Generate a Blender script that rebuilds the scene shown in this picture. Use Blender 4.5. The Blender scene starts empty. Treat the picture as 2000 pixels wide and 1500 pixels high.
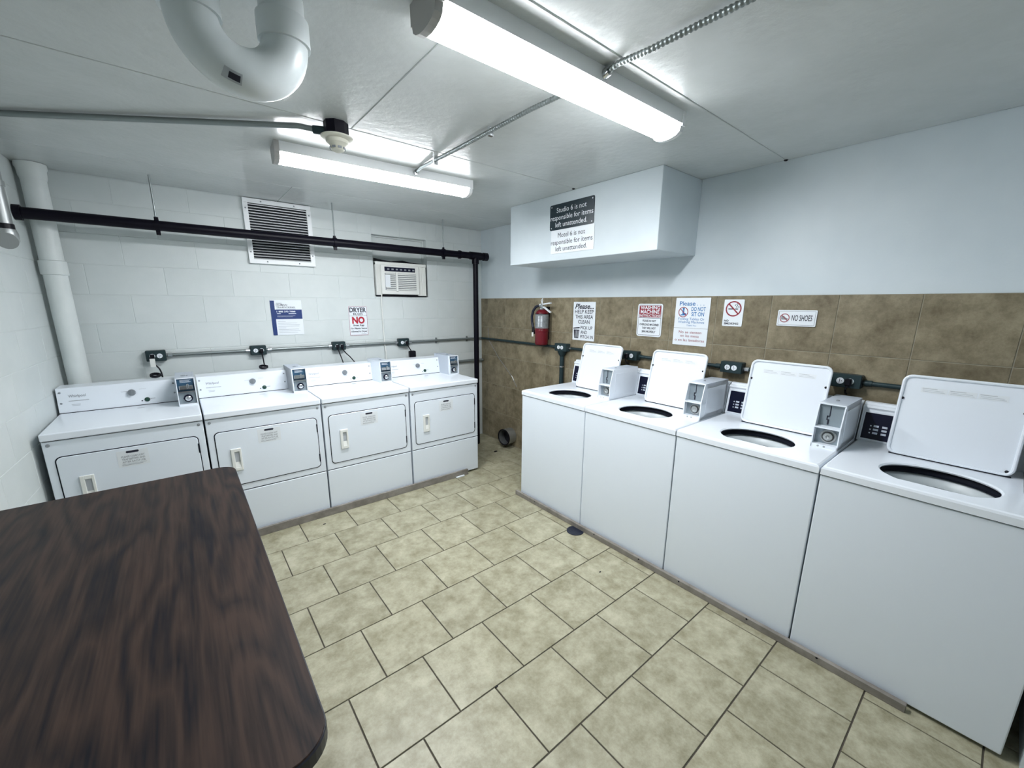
import bpy, bmesh, math, random
from mathutils import Vector, Matrix
random.seed(7)
SC = bpy.context.scene
COL = SC.collection
PI = math.pi

# ------------------------------------------------------------------ camera, light, exposure
cam_d = bpy.data.cameras.new('camera')
cam_d.sensor_width = 36.0
cam_d.lens = 14.2417
cam_d.shift_y = 0.01146
cam_d.clip_start = 0.02
cam = bpy.data.objects.new('camera', cam_d)
COL.objects.link(cam)
_R = Vector((0.77672344, -0.62979628, 0.00757281))
_U = Vector((0.13269766, 0.17538494, 0.97551599))
_F = Vector((0.6157045, 0.75670124, -0.21979809))
cam.matrix_world = Matrix(((_R.x, _U.x, -_F.x, -2.81134), (_R.y, _U.y, -_F.y, -4.03470), (_R.z, _U.z, -_F.z, 1.59572), (0, 0, 0, 1)))
SC.camera = cam

world = bpy.data.worlds.new('world')
world.use_nodes = True
world.node_tree.nodes['Background'].inputs[0].default_value = (0.55, 0.62, 0.68, 1)
world.node_tree.nodes['Background'].inputs[1].default_value = 0.2
SC.world = world
vs = SC.view_settings
vs.view_transform = 'Standard'
vs.look = 'None'
vs.gamma = 1
vs.use_curve_mapping = False
vs.exposure = 3.12
LAMP = 13.0          # emission strength of the fluorescent lenses
SC.cycles.use_denoising = True
SC.cycles.use_light_tree = False
SC.cycles.max_bounces = 6
SC.cycles.diffuse_bounces = 5
SC.cycles.glossy_bounces = 3
SC.cycles.transmission_bounces = 1
SC.cycles.caustics_reflective = False
SC.cycles.caustics_refractive = False
SC.cycles.use_adaptive_sampling = True
SC.cycles.adaptive_threshold = 0.09
SC.cycles.adaptive_min_samples = 16
SC.cycles.sample_clamp_indirect = 6.0

# ------------------------------------------------------------------ materials
def mat(name, base, rough=0.5, metal=0.0, spec=0.5, emit=None, estr=0.0, coat=0.0):
    m = bpy.data.materials.new(name)
    m.use_nodes = True
    b = m.node_tree.nodes['Principled BSDF']
    b.inputs['Base Color'].default_value = (*base, 1)
    b.inputs['Roughness'].default_value = rough
    b.inputs['Metallic'].default_value = metal
    b.inputs['Specular IOR Level'].default_value = spec
    b.inputs['Coat Weight'].default_value = coat
    if emit:
        b.inputs['Emission Color'].default_value = (*emit, 1)
        b.inputs['Emission Strength'].default_value = estr
    return m

def N(m, kind, **kw):
    n = m.node_tree.nodes.new(kind)
    for k, v in kw.items():
        setattr(n, k, v)
    return n

def L(m, a, b):
    m.node_tree.links.new(a, b)

def noise_mat(name, c1, c2, scale=6, detail=6, rough=0.5, bump=0.0, bscale=60, spec=0.5, lo=0.35, hi=0.65, rand=True, rvar=0.0, bdist=0.02):
    """two-colour mottled surface, with an offset of its own on each object"""
    m = mat(name, c1, rough, spec=spec)
    b = m.node_tree.nodes['Principled BSDF']
    tc = N(m, 'ShaderNodeTexCoord')
    vec = tc.outputs['Object']
    if rand:
        oi = N(m, 'ShaderNodeObjectInfo')
        mu = N(m, 'ShaderNodeVectorMath', operation='SCALE')
        mu.inputs[0].default_value = (37.0, 53.0, 71.0)
        L(m, oi.outputs['Random'], mu.inputs['Scale'])
        ad = N(m, 'ShaderNodeVectorMath', operation='ADD')
        L(m, vec, ad.inputs[0]); L(m, mu.outputs[0], ad.inputs[1])
        vec = ad.outputs[0]
    nz = N(m, 'ShaderNodeTexNoise')
    nz.inputs['Scale'].default_value = scale
    nz.inputs['Detail'].default_value = detail
    nz.inputs['Roughness'].default_value = 0.74 if detail > 7 else 0.65
    L(m, vec, nz.inputs['Vector'])
    cr = N(m, 'ShaderNodeValToRGB')
    cr.color_ramp.elements[0].position = lo; cr.color_ramp.elements[0].color = (*c1, 1)
    cr.color_ramp.elements[1].position = hi; cr.color_ramp.elements[1].color = (*c2, 1)
    L(m, nz.outputs['Fac'], cr.inputs['Fac'])
    out = cr.outputs['Color']
    if rvar:
        hs = N(m, 'ShaderNodeHueSaturation')
        mr = N(m, 'ShaderNodeMapRange')
        mr.inputs['To Min'].default_value = 1 - rvar; mr.inputs['To Max'].default_value = 1 + rvar
        L(m, oi.outputs['Random'], mr.inputs['Value']); L(m, mr.outputs[0], hs.inputs['Value'])
        L(m, out, hs.inputs['Color']); out = hs.outputs['Color']
    L(m, out, b.inputs['Base Color'])
    if bump:
        n2 = N(m, 'ShaderNodeTexNoise')
        n2.inputs['Scale'].default_value = bscale
        n2.inputs['Detail'].default_value = 4
        L(m, vec, n2.inputs['Vector'])
        bp = N(m, 'ShaderNodeBump')
        bp.inputs['Strength'].default_value = bump
        bp.inputs['Distance'].default_value = bdist
        L(m, n2.outputs['Fac'], bp.inputs['Height']); L(m, bp.outputs[0], b.inputs['Normal'])
    return m

def wood_mat(name):
    m = mat(name, (0.04, 0.025, 0.022), 0.48, spec=0.2)
    b = m.node_tree.nodes['Principled BSDF']
    tc = N(m, 'ShaderNodeTexCoord')
    mp = N(m, 'ShaderNodeMapping')
    mp.inputs['Scale'].default_value = (1.0, 0.16, 1.0)
    L(m, tc.outputs['Object'], mp.inputs['Vector'])
    n1 = N(m, 'ShaderNodeTexNoise'); n1.inputs['Scale'].default_value = 3.6; n1.inputs['Detail'].default_value = 3
    L(m, mp.outputs[0], n1.inputs['Vector'])
    ml = N(m, 'ShaderNodeMath', operation='MULTIPLY'); ml.inputs[1].default_value = 15.0
    L(m, n1.outputs['Fac'], ml.inputs[0])
    fr = N(m, 'ShaderNodeMath', operation='PINGPONG'); fr.inputs[1].default_value = 0.5
    L(m, ml.outputs[0], fr.inputs[0])
    mp2 = N(m, 'ShaderNodeMapping'); mp2.inputs['Scale'].default_value = (60, 2.2, 1)
    L(m, tc.outputs['Object'], mp2.inputs['Vector'])
    n2 = N(m, 'ShaderNodeTexNoise'); n2.inputs['Scale'].default_value = 2.0; n2.inputs['Detail'].default_value = 5
    L(m, mp2.outputs[0], n2.inputs['Vector'])
    n3 = N(m, 'ShaderNodeTexNoise'); n3.inputs['Scale'].default_value = 2.3; n3.inputs['Detail'].default_value = 3
    mp3 = N(m, 'ShaderNodeMapping'); mp3.inputs['Scale'].default_value = (2.5, 0.5, 1)
    L(m, tc.outputs['Object'], mp3.inputs['Vector']); L(m, mp3.outputs[0], n3.inputs['Vector'])
    a1 = N(m, 'ShaderNodeMath', operation='MULTIPLY_ADD'); a1.inputs[1].default_value = 0.75
    L(m, n2.outputs['Fac'], a1.inputs[0])
    sc_ = N(m, 'ShaderNodeMath', operation='MULTIPLY'); sc_.inputs[1].default_value = 0.6
    L(m, fr.outputs[0], sc_.inputs[0]); L(m, sc_.outputs[0], a1.inputs[2])
    a2 = N(m, 'ShaderNodeMath', operation='MULTIPLY_ADD'); a2.inputs[1].default_value = 0.55
    L(m, n3.outputs['Fac'], a2.inputs[0]); L(m, a1.outputs[0], a2.inputs[2])
    cr = N(m, 'ShaderNodeValToRGB')
    e = cr.color_ramp.elements
    e[0].position = 0.52; e[0].color = (0.0055, 0.0048, 0.0085, 1)
    e[1].position = 0.98; e[1].color = (0.044, 0.0265, 0.0205, 1)
    k = e.new(0.72); k.color = (0.0205, 0.0132, 0.0118, 1)
    L(m, a2.outputs[0], cr.inputs['Fac'])
    L(m, cr.outputs[0], b.inputs['Base Color'])
    return m

M = {}
M['paint_block'] = noise_mat('painted_block', (0.585, 0.63, 0.625), (0.635, 0.675, 0.67), 3, 3, 0.45, bump=0.1, bscale=120, rvar=0.006, bdist=0.003)
M['mortar'] = mat('painted_mortar', (0.585, 0.63, 0.625), 0.5)
M['plaster'] = noise_mat('painted_plaster', (0.565, 0.635, 0.675), (0.62, 0.685, 0.72), 2, 3, 0.5, bump=0.1, bscale=90, rand=False, bdist=0.004)
M['ceiling'] = noise_mat('ceiling_gloss_paint', (0.535, 0.565, 0.56), (0.59, 0.62, 0.615), 2.5, 4, 0.27, bump=0.16, bscale=28, rand=True, bdist=0.01, spec=0.5)
M['tile'] = noise_mat('floor_tile', (0.215, 0.198, 0.122), (0.445, 0.424, 0.312), 10.5, 11, 0.38, bump=0.08, bscale=60, rvar=0.05, lo=0.33, hi=0.66, bdist=0.003, spec=0.4)
M['grout'] = mat('floor_grout', (0.075, 0.065, 0.05), 0.9)
M['wtile'] = noise_mat('wall_tile', (0.135, 0.110, 0.066), (0.295, 0.255, 0.172), 8, 10, 0.42, bump=0.08, bscale=60, rvar=0.07, bdist=0.003, spec=0.35)
M['wgrout'] = mat('wall_grout', (0.30, 0.28, 0.215), 0.8)
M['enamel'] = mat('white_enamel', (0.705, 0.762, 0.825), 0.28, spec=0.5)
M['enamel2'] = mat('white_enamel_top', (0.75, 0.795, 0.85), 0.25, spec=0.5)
M['carcass'] = mat('dark_rubber_gap_shade', (0.006, 0.008, 0.016), 0.7, spec=0.2)  # real rubber and hinges, also the shade painted into seams and gaps
M['cream'] = mat('cream_plastic', (0.74, 0.75, 0.72), 0.4)
M['label'] = mat('paper_label', (0.70, 0.735, 0.765), 0.5)
M['ink'] = mat('dark_ink', (0.012, 0.014, 0.03), 0.6)
M['grey_ink'] = mat('grey_ink', (0.25, 0.27, 0.29), 0.6)
M['pale_ink'] = mat('pale_ink', (0.42, 0.45, 0.48), 0.6)
M['red'] = mat('red_ink', (0.42, 0.01, 0.03), 0.5)
M['dkred'] = mat('dark_red_ink', (0.26, 0.012, 0.03), 0.5)
M['blue'] = mat('navy_ink', (0.006, 0.03, 0.15), 0.45)
M['cyan'] = mat('blue_ink', (0.01, 0.16, 0.42), 0.5)
M['signwhite'] = mat('sign_white', (0.76, 0.80, 0.84), 0.4)
M['signdark'] = mat('sign_dark', (0.008, 0.022, 0.032), 0.35)
M['chrome'] = mat('chrome', (0.62, 0.64, 0.66), 0.2, metal=1.0)
M['steel'] = mat('dull_steel', (0.42, 0.44, 0.44), 0.42, metal=0.85)
M['galv'] = mat('galvanised_conduit', (0.24, 0.27, 0.27), 0.38, metal=0.7)
M['teal'] = mat('teal_grey_box', (0.021, 0.040, 0.045), 0.45, metal=0.2, spec=0.3)
M['black'] = mat('black_plastic', (0.003, 0.003, 0.007), 0.4, spec=0.25)
M['blackpipe'] = mat('black_iron_pipe', (0.0022, 0.0016, 0.0065), 0.42, spec=0.18)
M['pvc'] = noise_mat('white_pvc', (0.62, 0.67, 0.68), (0.70, 0.74, 0.75), 4, 3, 0.35)
M['whitepipe'] = noise_mat('painted_pipe', (0.66, 0.70, 0.69), (0.71, 0.75, 0.74), 4, 3, 0.45)
M['lens'] = mat('lit_lens', (0.9, 0.93, 0.95), 0.4, emit=(0.94, 0.967, 1.0), estr=LAMP)
M['lens_side'] = mat('lit_lens_side', (0.9, 0.93, 0.95), 0.4, emit=(0.94, 0.967, 1.0), estr=LAMP * 0.26)
M['fixture'] = mat('white_fixture_metal', (0.82, 0.84, 0.85), 0.4)
M['endcap'] = mat('grey_end_cap', (0.42, 0.41, 0.40), 0.5)
M['wood'] = wood_mat('walnut_laminate')
M['edge'] = mat('dark_edge_band', (0.009, 0.009, 0.016), 0.4)
M['board'] = noise_mat('grey_brown_board', (0.17, 0.155, 0.135), (0.27, 0.25, 0.225), 9, 5, 0.7)
M['navy'] = mat('navy_panel', (0.003, 0.004, 0.020), 0.3, spec=0.25)
M['bluepl'] = mat('blue_coin_plate', (0.03, 0.085, 0.15), 0.35)
M['greypl'] = mat('grey_lock_plate', (0.26, 0.31, 0.34), 0.4, metal=0.3)
M['green'] = mat('green_button', (0.008, 0.05, 0.035), 0.35)
M['knobgrey'] = mat('grey_knob', (0.19, 0.21, 0.23), 0.35)
M['tub'] = mat('grey_tub', (0.50, 0.55, 0.57), 0.35)
M['basket'] = mat('basket_steel', (0.40, 0.45, 0.46), 0.35, metal=0.6)
M['extred'] = mat('extinguisher_red', (0.125, 0.002, 0.009), 0.3)
M['silver'] = noise_mat('extinguisher_label', (0.17, 0.19, 0.20), (0.27, 0.29, 0.30), 40, 4, 0.4)
M['hose'] = mat('black_hose', (0.010, 0.014, 0.03), 0.4)
M['detector'] = mat('ivory_detector', (0.66, 0.65, 0.56), 0.45)
M['slat'] = mat('vent_slat', (0.48, 0.50, 0.51), 0.35, metal=0.3)
M['ventdark'] = mat('vent_dark', (0.010, 0.012, 0.02), 0.8)
M['led'] = mat('violet_digits', (0.75, 0.72, 0.95), 0.4)
M['icon'] = mat('panel_print', (0.55, 0.60, 0.68), 0.5)

# ------------------------------------------------------------------ mesh helpers
class MB:
    def __init__(s):
        s.v = []; s.f = []; s.sm = []; s.mi = []
    def add(s, vs_, fs, smooth=False, mi=0):
        o = len(s.v)
        s.v += [tuple(v) for v in vs_]
        s.f += [tuple(i + o for i in f) for f in fs]
        s.sm += [smooth] * len(fs); s.mi += [mi] * len(fs)
        return s
    def box(s, x0, x1, y0, y1, z0, z1, b=0.0, seg=1, mi=0):
        bm = bmesh.new()
        bmesh.ops.create_cube(bm, size=1)
        for v in bm.verts:
            v.co = Vector(((x0 + x1) / 2 + v.co.x * (x1 - x0), (y0 + y1) / 2 + v.co.y * (y1 - y0), (z0 + z1) / 2 + v.co.z * (z1 - z0)))
        if b > 0:
            bmesh.ops.bevel(bm, geom=bm.edges[:], offset=b, segments=seg, affect='EDGES', profile=0.5)
        bm.verts.index_update()
        s.add([v.co[:] for v in bm.verts], [[v.index for v in f.verts] for f in bm.faces], False, mi)
        bm.free()
        return s
    def prism(s, poly, o, u, v, n, b=0.0, mi=0, smooth=False):
        """polygon (a,b) in the plane o,u,v extruded by the vector n; b rounds the far rim"""
        o, u, v, n = Vector(o), Vector(u), Vector(v), Vector(n)
        k = len(poly)
        rings = [(poly, 0.0)]
        if b > 0:
            d = n.length
            cx = sum(p[0] for p in poly) / k; cy = sum(p[1] for p in poly) / k
            w = max(abs(p[0] - cx) for p in poly); h = max(abs(p[1] - cy) for p in poly)
            ins = [(cx + (p[0] - cx) * (1 - b / w), cy + (p[1] - cy) * (1 - b / h)) for p in poly]
            rings += [(poly, 1 - b / d), (ins, 1.0)]
        else:
            rings += [(poly, 1.0)]
        vs_ = [o + u * a + v * c + n * t for pl, t in rings for a, c in pl]
        fs = []
        for r in range(len(rings) - 1):
            for i in range(k):
                j = (i + 1) % k
                fs.append((r * k + i, r * k + j, (r + 1) * k + j, (r + 1) * k + i))
        fs.append(tuple(reversed(range(k))))
        fs.append(tuple((len(rings) - 1) * k + i for i in range(k)))
        return s.add(vs_, fs, smooth, mi)
    def tube(s, path, r, n=12, closed=False, caps=True, mi=0):
        """round tube along a list of points; r is a number or one radius for each point"""
        P = [Vector(p) for p in path]
        m = len(P)
        rr = r if isinstance(r, (list, tuple)) else [r] * m
        T = []
        for i in range(m):
            a = P[(i - 1) % m] if (closed or i > 0) else P[i]
            c = P[(i + 1) % m] if (closed or i < m - 1) else P[i]
            T.append((c - a).normalized())
        ref = Vector((0, 0, 1)) if abs(T[0].z) < 0.9 else Vector((1, 0, 0))
        nx = T[0].cross(ref).normalized()
        vs_ = []
        for i in range(m):
            nx = (nx - T[i] * nx.dot(T[i]))
            if nx.length < 1e-6:
                nx = T[i].orthogonal()
            nx.normalize()
            ny = T[i].cross(nx)
            for k in range(n):
                a = 2 * PI * k / n
                vs_.append(P[i] + (nx * math.cos(a) + ny * math.sin(a)) * rr[i])
        fs = []
        for i in range(m if closed else m - 1):
            j = (i + 1) % m
            for k in range(n):
                l = (k + 1) % n
                fs.append((i * n + k, i * n + l, j * n + l, j * n + k))
        s.add(vs_, fs, True, mi)
        if caps and not closed:
            o = len(s.v) - len(vs_)
            s.f += [tuple(o + k for k in reversed(range(n))), tuple(o + (m - 1) * n + k for k in range(n))]
            s.sm += [False, False]; s.mi += [mi, mi]
        return s
    def lathe(s, prof, o=(0, 0, 0), ax=(0, 0, 1), n=24, mi=0, sx=1.0, sy=1.0):
        """profile of (radius, height) turned round the axis"""
        o = Vector(o); ax = Vector(ax).normalized()
        u = ax.orthogonal().normalized() if abs(ax.z) < 0.99 else Vector((1, 0, 0))
        v = ax.cross(u)
        vs_ = []
        for r, h in prof:
            for k in range(n):
                a = 2 * PI * k / n
                vs_.append(o + ax * h + u * (r * math.cos(a) * sx) + v * (r * math.sin(a) * sy))
        fs = []
        for i in range(len(prof) - 1):
            for k in range(n):
                l = (k + 1) % n
                fs.append((i * n + k, i * n + l, (i + 1) * n + l, (i + 1) * n + k))
        s.add(vs_, fs, True, mi)
        off = len(s.v) - len(vs_)
        if prof[0][0] > 1e-5:
            s.f.append(tuple(off + k for k in reversed(range(n)))); s.sm.append(False); s.mi.append(mi)
        if prof[-1][0] > 1e-5:
            s.f.append(tuple(off + (len(prof) - 1) * n + k for k in range(n))); s.sm.append(False); s.mi.append(mi)
        return s

def rrect(x0, x1, y0, y1, r, n=5):
    P = []
    for cx, cy, a0 in ((x1 - r, y1 - r, 0), (x0 + r, y1 - r, 90), (x0 + r, y0 + r, 180), (x1 - r, y0 + r, 270)):
        for k in range(n + 1):
            a = math.radians(a0 + 90 * k / n)
            P.append((cx + r * math.cos(a), cy + r * math.sin(a)))
    return P

def circ(cx, cy, r, n=24, sx=1):
    return [(cx + sx * r * math.cos(2 * PI * k / n), cy + r * math.sin(2 * PI * k / n)) for k in range(n)]

def mesh_of(mb, name, mats):
    me = bpy.data.meshes.new(name)
    me.from_pydata(mb.v, [], mb.f)
    for m in (mats if isinstance(mats, (list, tuple)) else [mats]):
        me.materials.append(m)
    me.polygons.foreach_set('use_smooth', mb.sm)
    me.polygons.foreach_set('material_index', mb.mi)
    bm = bmesh.new(); bm.from_mesh(me)
    bmesh.ops.recalc_face_normals(bm, faces=bm.faces[:])
    bm.to_mesh(me); bm.free()
    if any(mb.sm):
        me.set_sharp_from_angle(angle=math.radians(42))
    me.update()
    return me

def obj(name, mb, mats, parent=None, label=None):
    me = mb if isinstance(mb, bpy.types.Mesh) else mesh_of(mb, name, mats)
    o = bpy.data.objects.new(name, me)
    COL.objects.link(o)
    if parent:
        o.parent = parent
    if label:
        o['label'] = label
    return o

def tag(o, label, cat, group=None):
    o['label'] = label; o['category'] = cat
    if group:
        o['group'] = group
    return o

def thing(name, label, cat, loc=(0, 0, 0), rz=0.0, group=None):
    o = bpy.data.objects.new(name, None)
    o.empty_display_size = 0.1
    COL.objects.link(o)
    o.location = loc; o.rotation_euler = (0, 0, rz)
    return tag(o, label, cat, group)

def struct(o, label=None):
    o['kind'] = 'structure'
    if label:
        o['label'] = label
    return o

def copy_tree(o, parent=None):
    c = o.copy(); COL.objects.link(c); c.parent = parent
    for ch in list(o.children):
        copy_tree(ch, c)
    return c

# text turned into mesh: kept as printed lettering a fraction of a millimetre proud
_cap = {}
def text_mesh(s, shear=0.0, bold=0.0):
    cu = bpy.data.curves.new('t', 'FONT')
    cu.body = s; cu.size = 1.0; cu.shear = shear; cu.offset = bold; cu.resolution_u = 3
    o = bpy.data.objects.new('t', cu); COL.objects.link(o)
    dg = bpy.context.evaluated_depsgraph_get()
    me = bpy.data.meshes.new_from_object(o.evaluated_get(dg))
    vs_ = [v.co[:] for v in me.vertices]; fs = [tuple(p.vertices) for p in me.polygons]
    bpy.data.objects.remove(o); bpy.data.curves.remove(cu); bpy.data.meshes.remove(me)
    return vs_, fs
_vs, _fs = text_mesh('H')
CAP = max(v[1] for v in _vs)

def T(mb, s, u, v, h, w=None, al='c', z=0.0006, bold=0.0, shear=0.0, mi=0, rot=0.0):
    """a line of text: baseline at v, capitals h high, squeezed to width w"""
    vs_, fs = text_mesh(s, shear, bold)
    x0 = min(p[0] for p in vs_); x1 = max(p[0] for p in vs_)
    sy = h / CAP
    sx = (w / (x1 - x0)) if w else sy
    wd = (x1 - x0) * sx
    off = u - (wd / 2 if al == 'c' else 0)
    P = [((p[0] - x0) * sx + off, p[1] * sy + v, z) for p in vs_]
    if rot:
        c, sn = math.cos(rot), math.sin(rot)
        P = [(u + (x - u) * c - (y - v) * sn, v + (x - u) * sn + (y - v) * c, zz) for x, y, zz in P]
    mb.add(P, fs, False, mi)
    return mb

def bar(mb, x0, x1, y0, y1, z=0.0006, mi=0):
    return mb.add([(x0, y0, z), (x1, y0, z), (x1, y1, z), (x0, y1, z)], [(0, 1, 2, 3)], False, mi)

def ring2d(mb, cx, cy, ro, ri, z=0.0006, mi=0, n=32):
    vs_ = [(cx + r * math.cos(2 * PI * k / n), cy + r * math.sin(2 * PI * k / n), z) for r in (ro, ri) for k in range(n)]
    return mb.add(vs_, [(k, (k + 1) % n, n + (k + 1) % n, n + k) for k in range(n)], False, mi)

def poly2d(mb, pts, z=0.0006, mi=0):
    return mb.add([(a, b, z) for a, b in pts], [tuple(range(len(pts)))], False, mi)

# ------------------------------------------------------------------ the room
CE = 2.407; XL = -3.72; YF = -5.5
fl = MB().box(XL - 0.1, 0.1, YF - 0.1, 0.2, -0.12, -0.004)
floor = struct(obj('floor', fl, M['grout']), 'beige stone-look tile floor with dark grout in running bond')
TA, TB, Y0 = 0.3347, 0.3333, -0.8965
GR = 0.0028
tile_cache = {}
def tile_mesh(w, d):
    k = (round(w, 3), round(d, 3))
    if k not in tile_cache:
        mb = MB().prism([(-w / 2, -d / 2), (w / 2, -d / 2), (w / 2, d / 2), (-w / 2, d / 2)], (0, 0, -0.01), (1, 0, 0), (0, 1, 0), (0, 0, 0.01), b=0.0012)
        tile_cache[k] = mesh_of(mb, 'floor_tile', M['tile'])
    return tile_cache[k]
for k in range(-3, 14):
    ya = min(Y0 - k * TB, 0.0); yb = max(Y0 - (k + 1) * TB, YF)
    if ya - yb < 0.02:
        continue
    off = -2.3164 - 0.1650 * k
    j0 = math.floor((XL - off) / TA) - 1
    for j in range(j0, j0 + 14):
        xa = max(off + j * TA, XL); xb = min(off + (j + 1) * TA, 0.0)
        if xb - xa < 0.015:
            continue
        o = obj('floor_tile', tile_mesh(xb - xa - 2 * GR, ya - yb - 2 * GR), None, floor)
        o.location = ((xa + xb) / 2, (ya + yb) / 2, 0)

# back wall: painted concrete blocks round the opening of the air conditioner
OX0, OX1, OZ0, OZ1 = -1.273, -0.697, 1.665, 2.242
wb = MB()
RY = 0.0018
wb.box(XL - 0.1, OX0, RY, 0.2, -0.12, CE + 0.1); wb.box(OX1, 0.1, RY, 0.2, -0.12, CE + 0.1)
wb.box(OX0, OX1, RY, 0.2, OZ1, CE + 0.1); wb.box(OX0, OX1, RY, 0.2, -0.12, OZ0)
wall_back = struct(obj('wall_back', wb, M['mortar']), 'white painted concrete block wall behind the dryers')
blk_cache = {}
def block_mesh(w, h):
    k = (round(w, 3), round(h, 3))
    if k not in blk_cache:
        mb = MB().prism([(-w / 2, -h / 2), (w / 2, -h / 2), (w / 2, h / 2), (-w / 2, h / 2)], (0, 0.03, 0), (1, 0, 0), (0, 0, 1), (0, -0.03, 0), b=0.0025)
        blk_cache[k] = mesh_of(mb, 'block', M['paint_block'])
    return blk_cache[k]
def cut(r, h):
    x0, x1, z0, z1 = r; a0, a1, c0, c1 = h
    if x1 <= a0 or x0 >= a1 or z1 <= c0 or z0 >= c1:
        return [r]
    out = []
    if x0 < a0: out.append((x0, a0, z0, z1))
    if x1 > a1: out.append((a1, x1, z0, z1))
    xa, xb = max(x0, a0), min(x1, a1)
    if z0 < c0: out.append((xa, xb, z0, c0))
    if z1 > c1: out.append((xa, xb, c1, z1))
    return out
JG = 0.0010
BW, BH = 0.412, 0.2
def course(lo, hi, hole, place, first):
    for r in range(-1, 13):
        z0 = max(0.04 + BH * r, 0.0); z1 = min(0.04 + BH * (r + 1), CE - 0.002)
        if z1 - z0 < 0.02:
            continue
        off = first + (BW / 2 if r % 2 else 0)
        j0 = math.floor((lo - off) / BW) - 1
        for j in range(j0, j0 + 20):
            x0 = max(off + j * BW, lo); x1 = min(off + (j + 1) * BW, hi)
            if x1 - x0 < 0.02:
                continue
            for a in (cut((x0, x1, z0, z1), hole) if hole else [(x0, x1, z0, z1)]):
                if a[1] - a[0] > 0.015 and a[3] - a[2] > 0.015:
                    place(*a)
def place_back(x0, x1, z0, z1):
    o = obj('block', block_mesh(x1 - x0 - 2 * JG, z1 - z0 - 2 * JG), None, wall_back)
    o.location = ((x0 + x1) / 2, 0, (z0 + z1) / 2)
course(XL, 0.0, (OX0, OX1, OZ0, OZ1), place_back, -2.434)
# left wall, its visible stretch in blocks too
LX0, LSK = -3.455, 0.04          # the left wall stands a little out of square
LA = math.atan(LSK)
wl = MB().prism([(LX0 - RY, 0.0), (LX0 - RY + LSK * YF, YF), (LX0 - 0.5, YF), (LX0 - 0.5, 0.0)], (0, 0, -0.02), (1, 0, 0), (0, 1, 0), (0, 0, CE + 0.02))
wall_left = struct(obj('wall_left', wl, M['mortar']), 'white painted concrete block wall beside the table')
def place_left(y0, y1, z0, z1):
    o = obj('block', block_mesh(y1 - y0 - 2 * JG, z1 - z0 - 2 * JG), None, wall_left)
    o.location = (LX0 + LSK * (y0 + y1) / 2, (y0 + y1) / 2, (z0 + z1) / 2); o.rotation_euler = (0, 0, PI / 2 - LA)
course(-3.3, -0.002, None, place_left, -0.31)
# right wall: plaster above, tile wainscot below
wr = MB().box(0.0, 0.2, YF - 0.1, 0.2, -0.12, CE + 0.1)
wall_right = struct(obj('wall_right', wr, M['plaster']), 'pale blue-white plaster wall over a brown tile wainscot')
gb = MB().box(-0.006, 0.01, YF, 0.0, 0.0, 1.661)
obj('grout_bed', gb, M['wgrout'], wall_right)
wt_cache = {}
def wtile(w, h):
    k = (round(w, 3), round(h, 3))
    if k not in wt_cache:
        mb = MB().prism([(-w / 2, -h / 2), (w / 2, -h / 2), (w / 2, h / 2), (-w / 2, h / 2)], (0, 0, 0), (0, -1, 0), (0, 0, 1), (-0.0085, 0, 0), b=0.0012)
        wt_cache[k] = mesh_of(mb, 'wall_tile', M['wtile'])
    return wt_cache[k]
zl = [1.661, 1.343, 1.010, 0.678, 0.345, 0.010]
for r in range(5):
    for k in range(-1, 15):
        ya = min(-0.137 - 0.3262 * k, -0.001); yb = -0.137 - 0.3262 * (k + 1)
        if ya - yb < 0.02 or (r >= 2 and yb < -2.1):
            continue
        o = obj('wall_tile', wtile(ya - yb - 0.004, zl[r] - zl[r + 1] - 0.004), None, wall_right)
        o.location = (0, (ya + yb) / 2, (zl[r] + zl[r + 1]) / 2)
# front wall behind the camera, with an added stub that darkens the gap beside the last washer
wf = MB().box(XL - 0.1, 0.1, YF - 0.15, YF, -0.12, CE + 0.1)
struct(obj('wall_front', wf, M['plaster']), 'plain plaster wall behind the camera')
wn = MB().box(-0.70, 0.0, -4.62, -4.312, 0.0, CE)
struct(obj('wall_shade_stub', wn, M['plaster']), 'added plaster wall stub darkening the gap beside the nearest washer')
# ceiling in glossy painted panels
cb = MB().box(XL - 0.1, 0.1, YF - 0.1, 0.2, CE + 0.004, CE + 0.12)
ceiling = struct(obj('ceiling', cb, M['mortar']), 'glossy white painted panel ceiling with thin seams')
for (x0, x1, y0, y1) in ((XL, -2.05, -0.57, 0), (-2.05, 0, -0.57, 0), (XL, -0.02, -1.865, -0.57), (XL, -2.05, -3.04, -1.865), (-2.05, 0, -3.04, -1.865),
                         (XL, 0, -4.26, -3.04), (XL, 0, YF, -4.26)):
    w, d = x1 - x0 - 0.005, y1 - y0 - 0.005
    mb = MB().prism([(-w / 2, -d / 2), (w / 2, -d / 2), (w / 2, d / 2), (-w / 2, d / 2)], (0, 0, 0.02), (1, 0, 0), (0, 1, 0), (0, 0, -0.02), b=0.002)
    o = obj('ceiling_panel', mb, M['ceiling'], ceiling); o.location = ((x0 + x1) / 2, (y0 + y1) / 2, CE)
for (x, y) in ((-0.012, -3.04), (-0.49, -1.86)):
    o = obj('nail_hole', MB().lathe([(0.012, 0), (0.007, -0.006)], n=8), M['black'], ceiling); o.location = (x, y, CE)
# boxed-in soffit on the right wall
sf = MB().box(-0.47, 0.0, -2.555, -1.12, 1.93, CE, b=0.003)
struct(obj('wall_soffit', sf, M['plaster']), 'boxed-in white soffit hanging from ceiling on right wall')
# blocked window above the air conditioner
wp = MB().box(OX0, OX1, 0.10, 0.12, OZ0, OZ1)
win = struct(obj('window_1', wp, M['paint_block']), 'blocked-up window recess painted white above the air conditioner')
obj('window_trim', MB().box(OX1 - 0.012, OX1, 0.07, 0.101, 2.0, OZ1).box(OX0, OX1 - 0.012, 0.07, 0.101, OZ1 - 0.012, OZ1), M['paint_block'], win)
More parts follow.
